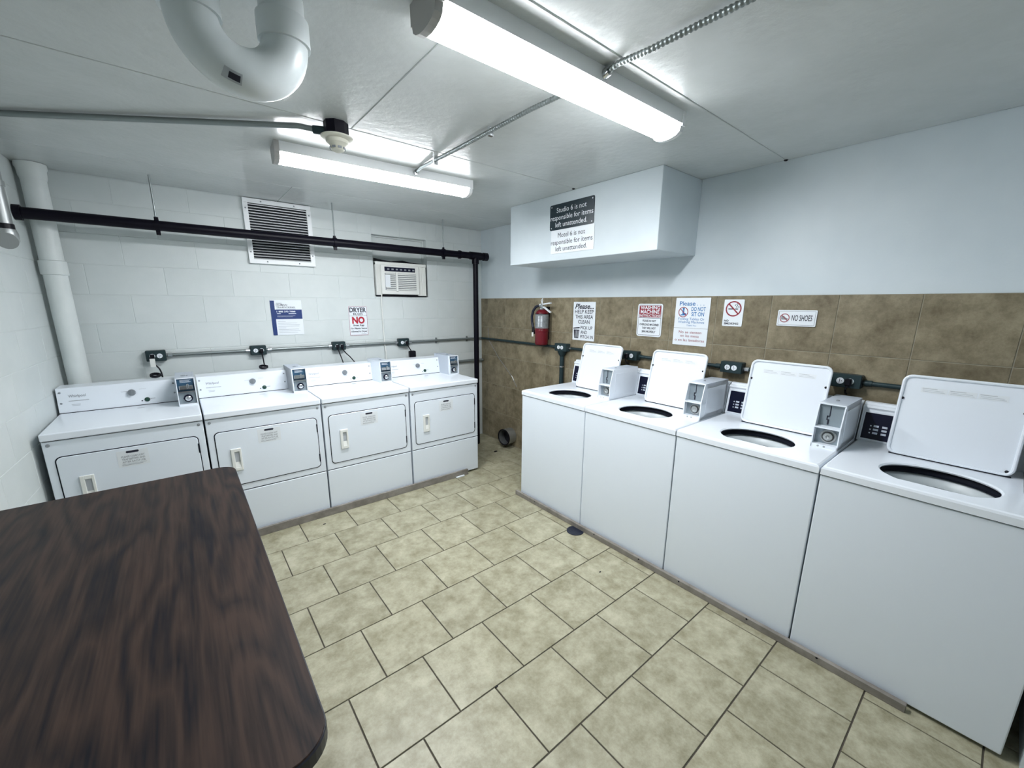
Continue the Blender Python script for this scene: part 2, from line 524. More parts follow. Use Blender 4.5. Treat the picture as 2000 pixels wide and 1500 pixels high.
# kick boards in front of the machines
struct(obj('trim_1', MB().box(-3.46, -0.84, -0.955, -0.936, 0.0, 0.056, b=0.002), M['board']), 'grey-brown kick board along the foot of the dryers')
k2 = struct(obj('trim_2', MB().box(-0.748, -0.726, -4.02, -1.555, 0.0, 0.036, b=0.002), M['board']), 'grey-brown kick board along the foot of the washers')
for y in (-1.80, -2.42, -2.78, -3.05, -3.42, -3.72):
    o = obj('screw', MB().lathe([(0.005, 0), (0.004, 0.002)], ax=(-1, 0, 0), n=8), M['black'], k2); o.location = (-0.748, y, 0.029)

# ------------------------------------------------------------------ dryers
def make_dryer():
    t = thing('tumble_dryer', 'x', 'dryer')
    W = 0.340
    obj('cabinet', MB().box(-W, W, 0.008, 0.70, 0.02, 0.872, b=0.004), M['enamel'], t)
    obj('seam_shade_backing', MB().box(-W + 0.003, W - 0.003, 0.006, 0.02, 0.03, 0.872), M['carcass'], t)  # dark sheet puts shade into the seams between the front panels
    fp = obj('front_panel', MB().box(-W, W, 0.0, 0.03, 0.3535, 0.8685, b=0.003), M['enamel'], t)
    for x in (-0.318, 0.318):
        o = obj('screw', MB().lathe([(0.0085, 0.002), (0.0085, -0.002), (0.004, -0.004)], ax=(0, 1, 0), n=12), M['grey_ink'], fp); o.location = (x, 0, 0.849)
    obj('toe_panel', MB().box(-W, W, 0.0, 0.03, 0.02, 0.3475, b=0.003), M['enamel'], t)
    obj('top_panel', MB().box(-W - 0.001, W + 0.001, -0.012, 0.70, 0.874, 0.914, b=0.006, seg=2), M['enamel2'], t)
    obj('badge', MB().prism(circ(0, 0, 0.012, 20, 1.6), (0.04, 0.43, 0.9138), (1, 0, 0), (0, 1, 0), (0, 0, 0.0015)), M['pale_ink'], t)
    # door with gap shade as a dark slab, sticker, recessed handle and hinges
    obj('door_gap_shade', MB().prism(rrect(-0.307, 0.307, 0.396, 0.781, 0.028), (0, 0.004, 0), (1, 0, 0), (0, 0, 1), (0, -0.0055, 0)), M['carcass'], t, 'dark slab painting the shade in the gap round the door')
    d = obj('door', MB().prism(rrect(-0.302, 0.302, 0.401, 0.776, 0.025), (0, 0.0, 0), (1, 0, 0), (0, 0, 1), (0, -0.005, 0), b=0.002), M['enamel'], t)
    for z in (0.70, 0.47):
        obj('hinge', MB().box(0.298, 0.3065, -0.0065, -0.001, z - 0.03, z + 0.03), M['carcass'], d)
    h = MB()
    hx, hz0, hz1 = -0.203, 0.503, 0.655
    h.box(hx - 0.029, hx - 0.010, -0.015, -0.004, hz0, hz1, b=0.002).box(hx + 0.017, hx + 0.029, -0.015, -0.004, hz0, hz1, b=0.002)
    h.box(hx - 0.012, hx + 0.019, -0.0149, -0.004, hz1 - 0.022, hz1, b=0.002).box(hx - 0.012, hx + 0.019, -0.0149, -0.004, hz0, hz0 + 0.022, b=0.002)
    h.prism([(-0.0052, hz0 + 0.02), (-0.013, hz0 + 0.024), (-0.0052, hz0 + 0.06)], (hx - 0.011, 0, 0), (0, 1, 0), (0, 0, 1), (0.029, 0, 0))
    hd = obj('handle', h, M['cream'], t, 'white plastic recessed pull handle')
    obj('handle_recess_shade', MB().box(hx - 0.011, hx + 0.018, -0.0056, -0.0045, hz0 + 0.02, hz1 - 0.02), M['pale_ink'], hd)  # grey plate stands in for the shade inside the pull
    lb = MB().box(-0.07, 0.066, -0.0058, -0.0048, 0.662, 0.758)
    obj('sticker', lb, M['label'], d)
    tx = MB()
    for s, v in (('PLEASE CLEAN LINT', 0.717), ('TRAP BEFORE AND', 0.701), ('AFTER EACH USE', 0.685)):
        T(tx, s, -0.002, v, 0.0105, 0.10, bold=0.01)
    bar(tx, -0.055, 0.052, 0.6765, 0.678); bar(tx, -0.055, 0.035, 0.670, 0.6725)
    tx.v = [(a, -0.0062, b) for a, b, c in tx.v]
    obj('sticker_lettering', tx, M['grey_ink'], d)
    obj('sticker_badge', MB().prism(rrect(-0.03, 0.026, 0.742, 0.755, 0.006, 3), (0, -0.005, 0), (1, 0, 0), (0, 0, 1), (0, -0.0014, 0)), M['ink'], d)
    # console
    prof = [(0.52, 0.914), (0.548, 1.062), (0.556, 1.066), (0.70, 1.066), (0.70, 0.914)]
    c = obj('console', MB().prism(prof, (-W, 0, 0), (0, 1, 0), (0, 0, 1), (2 * W, 0, 0)), M['enamel2'], t)
    obj('console_seam', MB().box(-W, 0.234, 0.516, 0.53, 0.9135, 0.917), M['carcass'], c)
    sl = math.atan2(0.028, 0.148)
    def on_console(name, mb, m, x, z):
        o = obj(name, mb, m, c); o.location = (x, 0.52 + (z - 0.914) * 0.028 / 0.148, z); o.rotation_euler = (-sl, 0, 0)
        return o
    kb = MB().lathe([(0.021, 0), (0.021, 0.006), (0.018, 0.017), (0.0, 0.018)], ax=(0, -1, 0), n=24)
    kb.box(-0.004, 0.004, -0.022, -0.016, -0.017, 0.017)
    on_console('knob', kb, M['knobgrey'], 0.0, 1.003)
    on_console('button', MB().lathe([(0.0145, 0), (0.0145, 0.004), (0.009, 0.005), (0.009, 0.009), (0, 0.010)], ax=(0, -1, 0), n=20), M['green'], 0.072, 0.948)
    on_console('indicator', MB().lathe([(0.004, 0), (0.003, 0.003)], ax=(0, -1, 0), n=10), M['ink'], 0.045, 0.942)
    for x in (-0.325, 0.219):
        for z in (1.04, 0.975):
            on_console('screw', MB().lathe([(0.006, 0), (0.004, 0.003)], ax=(0, -1, 0), n=10), M['grey_ink'], x, z)
    tx = MB(); T(tx, 'Whirlpool', 0, 0, 0.016, 0.078, bold=0.012)
    tx.v = [(a, -0.0007, b) for a, b, _ in tx.v]
    on_console('console_lettering', tx, M['grey_ink'], -0.252, 1.008)
    for fx0, fx1, fz0, fz1 in ((-0.04, 0.05, -0.002, 0.003), (-0.03, 0.01, -0.024, -0.021), (-0.028, 0.008, -0.031, -0.028), (0.20, 0.235, 0.027, 0.029), (0.29, 0.325, 0.035, 0.037), (0.34, 0.365, -0.036, -0.031)):
        tx = bar(MB(), fx0, fx1, fz0, fz1)
        tx.v = [(a, -0.0007, b) for a, b, _ in tx.v]
        on_console('print_line', tx, M['pale_ink'], -0.252, 0.985)
    # coin box on the right end
    x0, x1, y0, y1, z0, z1 = 0.236, 0.338, 0.315, 0.63, 0.914, 1.10
    b = MB()
    side = [(y0, z0), (y0, z0 + 0.09), (y0 + 0.012, z1), (y1, z1), (y1, z0)]
    b.prism(side, (x0, 0, 0), (0, 1, 0), (0, 0, 1), (0.005, 0, 0)); b.prism(side, (x1 - 0.005, 0, 0), (0, 1, 0), (0, 0, 1), (0.005, 0, 0))
    b.box(x0, x1, y0 + 0.012, y1, z1 - 0.005, z1); b.box(x0, x1, y0, y1, z0, z0 + 0.012); b.box(x0, x1, y0 + 0.035, y1, z0, z1)
    cb_ = obj('coin_box', b, M['enamel2'], t)
    pl = MB().box(x0 + 0.006, x1 - 0.006, y0 + 0.022, y0 + 0.036, 1.008, z1 - 0.007)
    obj('coin_plate', pl, M['bluepl'], cb_, 'blue instruction plate of the coin slide')
    pr = MB()
    for i in range(3):
        pr.box(x0 + 0.022, x1 - 0.022 - 0.008 * (i % 2), y0 + 0.0212, y0 + 0.0225, 1.0835 - 0.007 * i, 1.087 - 0.007 * i)
    obj('plate_print', pr, M['icon'], cb_)
    sd = MB().box(x0 + 0.014, x1 - 0.014, y0 + 0.006, y0 + 0.024, 1.022, 1.050, b=0.003)
    sd.box(x0 + 0.055, x0 + 0.066, y0 - 0.004, y0 + 0.008, 1.026, 1.062, b=0.002).box(x0 + 0.006, x1 - 0.006, y0 + 0.004, y0 + 0.028, 1.004, 1.012)
    obj('coin_slide', sd, M['chrome'], cb_)
    obj('lock_plate', MB().box(x0 + 0.006, x1 - 0.006, y0 + 0.020, y0 + 0.036, z0 + 0.012, 1.003), M['greypl'], cb_)
    lk = MB().prism(circ(0, 0, 0.026, 8), (x0 + 0.054, y0 + 0.0205, 0.962), (1, 0, 0), (0, 0, 1), (0, -0.006, 0))
    obj('lock_ring', lk, M['navy'], cb_)
    obj('lock', MB().lathe([(0.017, 0), (0.017, 0.014), (0.012, 0.018), (0.006, 0.018), (0.005, 0.012), (0, 0.012)], (x0 + 0.054, y0 + 0.018, 0.962), (0, -1, 0), 20), M['chrome'], cb_)
    lt = MB().lathe([(0.009, 0), (0.009, 0.006), (0.004, 0.008)], (x0 + 0.045, 0.44, z1), n=14).box(x0 + 0.03, x0 + 0.07, 0.437, 0.447, z1, z1 + 0.003)
    obj('top_lock', lt, M['chrome'], cb_)
    return t
dry0 = make_dryer()
dl = ['white coin-operated dryer against the left wall, partly hidden by the brown table', 'second white dryer from the left wall, its door corner behind the table corner',
      'white dryer under the dryer rules sign, third from the left wall', 'white dryer at the end of the row beside the black standing pipe']
for i, (x, lab) in enumerate(zip((-3.116, -2.426, -1.736, -1.042), dl)):
    o = dry0 if i == 0 else copy_tree(dry0)
    o.location = (x, -0.921, 0); tag(o, lab, 'dryer', 'coin-operated dryers along the block wall')

# ------------------------------------------------------------------ washers
def make_washer():
    t = thing('washing_machine', 'x', 'washer')
    W, D, ZT = 0.3328, 0.655, 0.920
    cb0 = MB().box(-W, W, 0.0, 0.03, 0.018, 0.8765, b=0.004, seg=2).box(-W, -W + 0.02, 0.028, D, 0.018, 0.8765).box(W - 0.02, W, 0.028, D, 0.018, 0.8765).box(-W + 0.018, W - 0.018, D - 0.02, D, 0.018, 0.8765).box(-W + 0.018, W - 0.018, 0.028, D - 0.018, 0.018, 0.05)
    obj('cabinet', cb0, M['enamel'], t)
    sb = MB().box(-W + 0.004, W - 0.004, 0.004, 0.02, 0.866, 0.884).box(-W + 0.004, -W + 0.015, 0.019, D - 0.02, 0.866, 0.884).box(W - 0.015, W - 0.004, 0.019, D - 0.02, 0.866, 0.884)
    obj('seam_shade_backing', sb, M['carcass'], t)  # dark strips painted as shade in the seam under the top panel
    # top panel with the round loading opening
    n = 64
    cy = 0.205
    def hole(a, g=0.0):
        x = (0.172 + g) * math.cos(a); y = (0.150 + g) * math.sin(a)
        if y < 0:
            lim = -0.122 - 0.03 * min(1.0, max(0.0, (abs(x) - 0.085) / 0.03)) - g
            y = max(y, lim)
        return x, cy + y
    def outer(a, ins):
        x0, x1, y0, y1 = -W + ins, W - ins, -0.006 + ins, D - ins
        c, s = math.cos(a), math.sin(a)
        tx_ = ((x1 if c > 0 else x0) / c) if abs(c) > 1e-6 else 1e9
        ty_ = ((y1 - cy if s > 0 else y0 - cy) / s) if abs(s) > 1e-6 else 1e9
        k = min(tx_, ty_)
        return k * c, cy + k * s
    angs = sorted([2 * PI * k / n for k in range(n)] + [math.atan2(y - cy, x) % (2 * PI) for x in (-W, W) for y in (-0.006, D)])
    m = len(angs)
    rings = [[(*hole(a, 0.003), ZT - 0.012) for a in angs], [(*hole(a), ZT - 0.006) for a in angs], [(*hole(a, 0.006), ZT) for a in angs],
             [(*outer(a, 0.010), ZT) for a in angs], [(*outer(a, 0.003), ZT - 0.004) for a in angs], [(*outer(a, 0.0), ZT - 0.012) for a in angs], [(*outer(a, 0.0), 0.8815) for a in angs],
             [(*hole(a, 0.03), 0.8815) for a in angs], [(*hole(a, 0.022), ZT - 0.011) for a in angs], [(*hole(a, 0.003), ZT - 0.012) for a in angs]]
    tp = MB()
    vs_ = [p for r in rings for p in r]
    fs = [(r * m + i, r * m + (i + 1) % m, (r + 1) * m + (i + 1) % m, (r + 1) * m + i) for r in range(len(rings) - 1) for i in range(m)]
    tp.add(vs_, fs)
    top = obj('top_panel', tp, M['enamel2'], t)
    # tub: dark splash gasket, pale ring, steel basket and agitator
    tb = MB(); k = 48
    def ell(rx, ry, z):
        return [(rx * math.cos(2 * PI * i / k), cy + ry * math.sin(2 * PI * i / k), z) for i in range(k)]
    def loft(mb, rs):
        mb.add([p for r in rs for p in r], [(r * k + i, r * k + (i + 1) % k, (r + 1) * k + (i + 1) % k, (r + 1) * k + i) for r in range(len(rs) - 1) for i in range(k)], True)
        return mb
    g = loft(MB(), [ell(0.178, 0.156, ZT - 0.0125), ell(0.190, 0.168, ZT - 0.0125), ell(0.186, 0.164, 0.884), ell(0.174, 0.152, 0.880), ell(0.172, 0.150, 0.888)])
    tub = obj('tub', loft(tb, [ell(0.205, 0.185, 0.8805), ell(0.190, 0.170, 0.880), ell(0.168, 0.148, 0.858), ell(0.163, 0.143, 0.838), ell(0.166, 0.146, 0.834), ell(0.20, 0.185, 0.845)]), M['tub'], t)
    obj('gasket', g, M['carcass'], tub)
    bk = loft(MB(), [ell(0.176, 0.156, 0.822), ell(0.19, 0.175, 0.80), ell(0.19, 0.175, 0.56), ell(0.02, 0.02, 0.54)])
    obj('basket', bk, M['basket'], tub)
    ag = MB().lathe([(0.11, 0.545), (0.09, 0.56), (0.05, 0.60), (0.038, 0.72), (0.034, 0.80), (0.0, 0.81)], (0, cy, 0), n=20)
    for q in range(4):
        a = q * PI / 2 + 0.4
        ag.prism([(0.03, 0.55), (0.12, 0.55), (0.10, 0.60), (0.04, 0.72)], (-0.004 * math.sin(a), cy + 0.004 * math.cos(a), 0), (math.cos(a), math.sin(a), 0), (0, 0, 1), (0.008 * math.sin(a), -0.008 * math.cos(a), 0))
    obj('agitator', ag, M['enamel2'], tub)
    # open lid leaning back
    lw, lh = 0.195, 0.372
    lean = 0.17
    lid = MB()
    shape = rrect(-lw, lw, 0.0, lh, 0.03, 5)
    lid.prism(shape, (0, 0.012, 0), (1, 0, 0), (0, 0, 1), (0, -0.010, 0), b=0.002)
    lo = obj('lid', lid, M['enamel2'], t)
    lo.location = (0, 0.452, 0.924); lo.rotation_euler = (-lean, 0, 0)
    rim = [(a, -0.001, b) for a, b in rrect(-lw + 0.004, lw - 0.004, 0.004, lh - 0.004, 0.028, 5)]
    obj('lid_rim', MB().tube(rim, 0.0065, 8, closed=True), M['enamel2'], lo)
    obj('hinge_shadow_strip', MB().box(-lw + 0.01, lw - 0.005, -0.006, 0.010, -0.0035, 0.001), M['carcass'], lo)  # dark strip painted as the shadow along the lid hinge
    for x, z in ((-lw + 0.012, 0.262), (lw - 0.014, 0.262), (lw - 0.02, 0.018)):
        obj('bumper', MB().lathe([(0.006, 0), (0.006, 0.004), (0.003, 0.006)], (x, 0.002, z), (0, -1, 0), 12), M['black'], lo)
    for x in (-0.088, 0.0, 0.088):
        obj('caution_sticker', MB().box(x - 0.042, x + 0.042, 0.0012, 0.0022, 0.298, 0.322), M['label'], lo)
        tx = MB()
        bar(tx, x - 0.038, x + 0.01, 0.316, 0.3185); bar(tx, x - 0.036, x + 0.03, 0.309, 0.3105); bar(tx, x - 0.036, x + 0.036, 0.303, 0.3045)
        tx.v = [(a, 0.0009, b) for a, b, _ in tx.v]
        obj('sticker_print', tx, M['pale_ink'], lo)
    # console with the dark control panel
    prof = [(0.585, ZT), (0.612, 1.082), (0.606, 1.092), (0.612, 1.102), (0.628, 1.104), (0.632, 1.116), (D, 1.118), (D, ZT)]
    c = obj('console', MB().prism(prof, (-W, 0, 0), (0, 1, 0), (0, 0, 1), (2 * W, 0, 0)), M['enamel2'], t)
    sl = math.atan2(0.027, 0.162)
    def oc(name, mb, m_, x, z):
        o = obj(name, mb, m_, c); o.location = (x, 0.585 + (z - ZT) * 0.027 / 0.162, z); o.rotation_euler = (-sl, 0, 0)
        return o
    oc('control_frame', MB().box(-0.008, 0.455, -0.004, 0.002, 0.004, 0.158, b=0.002), M['enamel2'], -0.318, ZT)
    oc('control_panel', MB().box(0.0, 0.447, -0.0055, 0.0, 0.014, 0.148), M['navy'], -0.318, ZT)
    ic = MB()
    for q, xx in enumerate((0.042, 0.075, 0.108, 0.19, 0.23)):
        for r in range(3):
            z = 0.042 + r * 0.018
            ic.box(xx, xx + 0.020, -0.0065, -0.005, z, z + 0.010)
            ic.box(xx + 0.003, xx + 0.017, -0.007, -0.006, z + 0.003, z + 0.007)
            if q == 0:
                ic.box(xx - 0.014, xx - 0.008, -0.0065, -0.005, z + 0.001, z + 0.007)
    oc('panel_icons', ic, M['icon'], -0.318, ZT)
    tx = MB(); T(tx, '00', 0, 0, 0.018, 0.034)
    tx.v = [(a, -0.0062, b) for a, b, _ in tx.v]
    oc('display_digits', tx, M['led'], -0.19, ZT + 0.108)
    # coin box on the right end
    x0, x1, y0, y1, z1 = 0.222, 0.330, 0.268, 0.60, 1.138
    b = MB()
    side = [(y0, ZT), (y0, 1.022), (y0 + 0.026, z1 - 0.012), (y0 + 0.040, z1), (y1, z1), (y1, ZT)]
    b.prism(side, (x0, 0, 0), (0, 1, 0), (0, 0, 1), (0.005, 0, 0)); b.prism(side, (x1 - 0.005, 0, 0), (0, 1, 0), (0, 0, 1), (0.005, 0, 0))
    b.box(x0, x1, y0 + 0.030, y1, z1 - 0.006, z1); b.box(x0, x1, y0, y1, ZT, ZT + 0.018); b.box(x0, x1, y0 + 0.06, y1, ZT, z1)
    b.box(x0, x1, y0 + 0.001, y0 + 0.06, 1.018, 1.025)
    bx_ = obj('coin_box', b, M['enamel2'], t)
    obj('side_plate', MB().box(x1 - 0.0005, x1 + 0.0015, y0 + 0.06, y1 - 0.03, ZT + 0.03, z1 - 0.03, b=0.0005), M['enamel2'], bx_)
    obj('slot_plate', MB().box(x0 + 0.005, x1 - 0.005, y0 + 0.045, y0 + 0.061, 1.025, z1 - 0.006), M['greypl'], bx_)
    sk = MB().box(x0 + 0.045, x0 + 0.049, y0 + 0.043, y0 + 0.046, 1.075, 1.125).box(x0 + 0.036, x0 + 0.047, y0 + 0.043, y0 + 0.046, 1.070, 1.076)
    sk.box(x0 + 0.036, x0 + 0.040, y0 + 0.043, y0 + 0.046, 1.054, 1.072).box(x0 + 0.041, x0 + 0.047, y0 + 0.042, y0 + 0.046, 1.032, 1.058)
    obj('coin_slot', sk, M['ink'], bx_)
    obj('lock_plate', MB().box(x0 + 0.005, x1 - 0.005, y0 + 0.034, y0 + 0.061, ZT + 0.018, 1.018), M['greypl'], bx_)
    lp = (x0 + 0.058, y0 + 0.034, 0.976)
    obj('lock_ring', MB().lathe([(0.036, 0.0), (0.036, 0.0025), (0.03, 0.003)], lp, (0, -1, 0), 28), M['grey_ink'], bx_)
    obj('lock', MB().lathe([(0.032, 0), (0.032, 0.004), (0.026, 0.006), (0.026, 0.003), (0.020, 0.003), (0.019, 0.012), (0.008, 0.014), (0.004, 0.010), (0, 0.010)], lp, (0, -1, 0), 28), M['steel'], bx_)
    for xx in (0.03, 0.055):
        obj('rivet', MB().lathe([(0.005, 0), (0.003, 0.002)], (x0 + xx, y0, ZT + 0.009), (0, -1, 0), 10), M['steel'], bx_)
    obj('top_lock', MB().lathe([(0.008, 0), (0.008, 0.005), (0.004, 0.006)], (x0 + 0.05, 0.40, z1), n=12), M['chrome'], bx_)
    return t
w0 = make_washer()
wlab = ['white top-load washer with lid up nearest the room corner and extinguisher', 'white top-load washer with lid up, second from the room corner',
        'white top-load washer with lid up below the no shoes sign', 'nearest white top-load washer with lid up, cut by the right picture edge']
for i, lab in enumerate(wlab):
    o = w0 if i == 0 else copy_tree(w0)
    o.location = (-0.711, -1.583 - 0.672 * (i + 0.5), 0); o.rotation_euler = (0, 0, -PI / 2)
    tag(o, lab, 'washer', 'top-load washers along the tiled wall')
    for ch in o.children:                      # each lid stands open a little differently
        if ch.name.split('.')[0] == 'lid':
            ch.location.x = (0.030, 0.022, 0.010, 0.0)[i]
            ch.rotation_euler.x = -(0.24, 0.22, 0.19, 0.17)[i]

# ------------------------------------------------------------------ folding table
tb = thing('folding_table', 'long dark walnut laminate folding table in the left foreground', 'table', (-3.088, -2.43, 0))
TR = lambda g: [p for p in rrect(-0.405 - g, 0.405 + g, -0.90 - g, 0.90 + g, 0.075 + g, 8)[:9]] + [(-0.417 - g, 0.90 + g), (-0.417 - g, -0.90 - g)] + rrect(-0.405 - g, 0.405 + g, -0.90 - g, 0.90 + g, 0.075 + g, 8)[27:]
ou = TR(0.0)
obj('tabletop', MB().prism(ou, (0, 0, 0.745), (1, 0, 0), (0, 1, 0), (0, 0, 0.007), b=0.0015), M['wood'], tb)
obj('edge_band', MB().prism(TR(0.003), (0, 0, 0.718), (1, 0, 0), (0, 1, 0), (0, 0, 0.031), b=0.003), M['edge'], tb)
obj('apron', MB().box(-0.32, 0.32, 0.78, 0.80, 0.66, 0.719).box(-0.32, 0.32, -0.80, -0.78, 0.66, 0.719).box(-0.33, -0.31, -0.80, 0.80, 0.66, 0.719).box(0.31, 0.33, -0.80, 0.80, 0.66, 0.719), M['edge'], tb)
for sy in (-1, 1):
    for sx in (-1, 1):
        obj('leg', MB().tube([(sx * 0.29, sy * 0.70, 0.718), (sx * 0.29, sy * 0.74, 0.012)], 0.014, 12).lathe([(0.018, 0), (0.018, 0.02)], (sx * 0.29, sy * 0.74, 0), n=12), M['steel'], tb)
    obj('leg_crossbar', MB().tube([(-0.29, sy * 0.733, 0.14), (0.29, sy * 0.733, 0.14)], 0.010, 10), M['steel'], tb)
    obj('leg_brace', MB().tube([(0, sy * 0.725, 0.28), (0, sy * 0.42, 0.715)], 0.009, 8).tube([(-0.29, sy * 0.725, 0.28), (0.29, sy * 0.725, 0.28)], 0.008, 8), M['steel'], tb)

# ------------------------------------------------------------------ ceiling lights
def make_light(lab, loc, rz, ln):
    t = thing('ceiling_light', lab, 'light fixture', loc, rz, 'fluorescent ceiling fixtures')
    h = ln / 2
    obj('housing', MB().prism([(-0.075, 0.0), (0.075, 0.0), (0.073, -0.047), (0.069, -0.048), (0.062, -0.036), (-0.062, -0.036), (-0.069, -0.048), (-0.073, -0.047)], (-h, 0, 0), (0, 1, 0), (0, 0, 1), (ln, 0, 0)), M['fixture'], t)
    prof = [(-0.062, -0.038)] + [(-0.062 * math.cos(a), -0.047 - 0.044 * math.sin(a) ** 0.8) for a in [PI * k / 8 for k in range(9)]] + [(0.062, -0.038)]
    lb_ = MB().prism(prof, (-h + 0.014, 0, 0), (0, 1, 0), (0, 0, 1), (ln - 0.028, 0, 0), smooth=True)
    for q in (0, 1, 2, 7, 8, 9, 10, 11, 12):      # prismatic sides glow less than the flat of the lens
        lb_.mi[q] = 1
    obj('lens', lb_, [M['lens'], M['lens_side']], t, 'glowing white acrylic lens')
    cap = [(-0.076, 0.0), (0.076, 0.0), (0.075, -0.055)] + [(0.068 * math.cos(a), -0.055 - 0.038 * math.sin(a) ** 0.7) for a in [PI * k / 8 for k in range(9)]] + [(-0.075, -0.055)]
    for s in (-1, 1):
        obj('end_cap', MB().prism(cap, (s * (h + 0.005), 0, 0), (0, 1, 0), (0, 0, 1), (-s * 0.024, 0, 0)), M['endcap'] if s < 0 else M['fixture'], t)
    return t
make_light('nearer long fluorescent ceiling light above the washers side', (-1.595, -2.895, CE), -0.012, 1.19)
make_light('farther fluorescent ceiling light behind the smoke detector', (-1.725, -1.444, CE), -0.062, 1.16)

# ------------------------------------------------------------------ ceiling services
t = thing('smoke_detector', 'round ivory smoke detector under the dark junction box', 'smoke detector', (-2.125, -1.885, 2.352))
obj('base', MB().lathe([(0.050, 0.0), (0.070, -0.004), (0.071, -0.010), (0.058, -0.017)], n=32), M['detector'], t)
obj('head', MB().lathe([(0.050, -0.014), (0.049, -0.032), (0.036, -0.042), (0.028, -0.060), (0.012, -0.067), (0, -0.067)], n=32), M['detector'], t)
for k in range(8):
    a = k * PI / 4
    obj('vent_slot', MB().box(-0.008, 0.008, 0.0315, 0.0345, -0.056, -0.047), M['grey_ink'], t).rotation_euler = (0, 0, a)
t = thing('ceiling_conduit', 'thin grey conduit crossing the ceiling from left wall to junction box', 'conduit', (-2.125, -1.885, CE))
jb = obj('junction_box', MB().prism([(0.054 * math.cos(PI / 8 + k * PI / 4), 0.054 * math.sin(PI / 8 + k * PI / 4)) for k in range(8)], (0, 0, 0), (1, 0, 0), (0, 1, 0), (0, 0, -0.055), b=0.004), M['blackpipe'], t)
obj('conduit_pipe', MB().tube([(-0.04, 0.025, -0.035), (-0.085, 0.055, -0.030), (-0.14, 0.09, -0.020), (-1.355, 0.93, -0.016)], 0.0125, 12), M['galv'], t)
obj('connector', MB().tube([(-0.04, 0.025, -0.035), (-0.085, 0.055, -0.032)], 0.018, 12), M['teal'], t)
def flex(name, lab, pts, r, straight=None):
    t = thing(name, lab, 'cable', pts[0], 0, 'flexible conduits between the ceiling lights')
    P = [Vector(p) - Vector(pts[0]) for p in pts]
    path = []; rr = []
    for a, b in zip(P[:-1], P[1:]):
        n_ = max(2, int((b - a).length / 0.0035))
        for i in range(n_):
            path.append(a.lerp(b, i / n_))
    for i in range(len(path)):
        rr.append(r * (1.0 if i % 4 < 2 else 0.80))
    obj('armoured_sheath', MB().tube(path, rr, 8), M['galv'], t)
    for e, d in ((P[0], P[1] - P[0]), (P[-1], P[-2] - P[-1])):
        d = d.normalized()
        obj('connector', MB().tube([e - d * 0.012, e + d * 0.035], r * 1.5, 10), M['chrome'], t)
    return t
flex('flexible_conduit', 'ribbed metal flexible conduit leaving the nearer light at top right', [(-1.538, -2.955, CE - 0.028), (-1.538, -3.02, CE - 0.012), (-1.545, -3.15, CE - 0.026), (-1.53, -3.32, CE - 0.02), (-1.535, -3.55, CE - 0.028), (-1.55, -4.1, CE - 0.02), (-1.54, -5.48, CE - 0.02)], 0.0105)
f2 = flex('flexible_conduit', 'metal flexible conduit running between the two ceiling lights', [(-1.552, -1.515, CE - 0.026), (-1.555, -1.60, CE - 0.012), (-1.556, -2.0, CE - 0.018), (-1.562, -2.40, CE - 0.022), (-1.55, -2.6, CE - 0.016), (-1.543, -2.83, CE - 0.022)], 0.010)
for y in (-2.31, -1.78):
    o = obj('clip', MB().box(-0.012, 0.012, y - 0.008, y + 0.008, -0.012, 0.026), M['chrome'], f2)
    o.location = (0.0, 1.515, 0)

# ------------------------------------------------------------------ pipes
# drain trap hanging from the ceiling
t = thing('pvc_trap', 'large white plastic U-bend drain trap hanging from ceiling', 'pipe', (-2.583, -2.612, CE))
XA, XB, ZC, RB = 0.104, -0.104, -0.110, 0.104
arc = [(RB * math.cos(a), 0, ZC + RB * math.sin(a)) for a in [-PI * k / 24 for k in range(25)]]
obj('bend', MB().tube(arc, 0.058, 32), M['pvc'], t)
obj('coupling', MB().lathe([(0.058, 0.0), (0.0655, 0.0), (0.0655, 0.062), (0.058, 0.064)], (XA, 0, ZC - 0.005), n=32), M['pvc'], t)
obj('coupling', MB().lathe([(0.058, 0.0), (0.0655, 0.0), (0.0655, 0.062), (0.058, 0.064)], (XB, 0, ZC - 0.005), n=32), M['pvc'], t)
obj('riser', MB().tube([(XA, 0, ZC + 0.05), (XA, 0, 0.0)], 0.0565, 32), M['pvc'], t)
obj('riser', MB().tube([(XB, 0, ZC + 0.05), (XB, 0, 0.0)], 0.0565, 32), M['pvc'], t)
def on_bend(name, amid, aw, hw, lift, m_):
    """a patch wrapped on the bend, facing the room side"""
    vs_ = []; nu, nv = 8, 4
    for i in range(nu + 1):
        a = amid + aw * (i / nu - 0.5)
        for j in range(nv + 1):
            b = math.radians(-40) + hw * (j / nv - 0.5)
            rad = RB + (0.058 + lift) * math.cos(b + PI / 2 + PI / 2) * -1 * 0 + (0.058 + lift) * math.sin(-b) * 1.0
            vs_.append((rad * math.cos(a), -(0.058 + lift) * math.cos(b), ZC + rad * math.sin(a)))
    fs = [(i * (nv + 1) + j, (i + 1) * (nv + 1) + j, (i + 1) * (nv + 1) + j + 1, i * (nv + 1) + j + 1) for i in range(nu) for j in range(nv)]
    return obj(name, MB().add(vs_, fs, True), m_, t)
on_bend('sticker', -PI * 0.585, 0.30, 0.46, 0.0006, M['pale_ink'])
on_bend('sticker_print', -PI * 0.575, 0.18, 0.26, 0.0012, M['ink'])

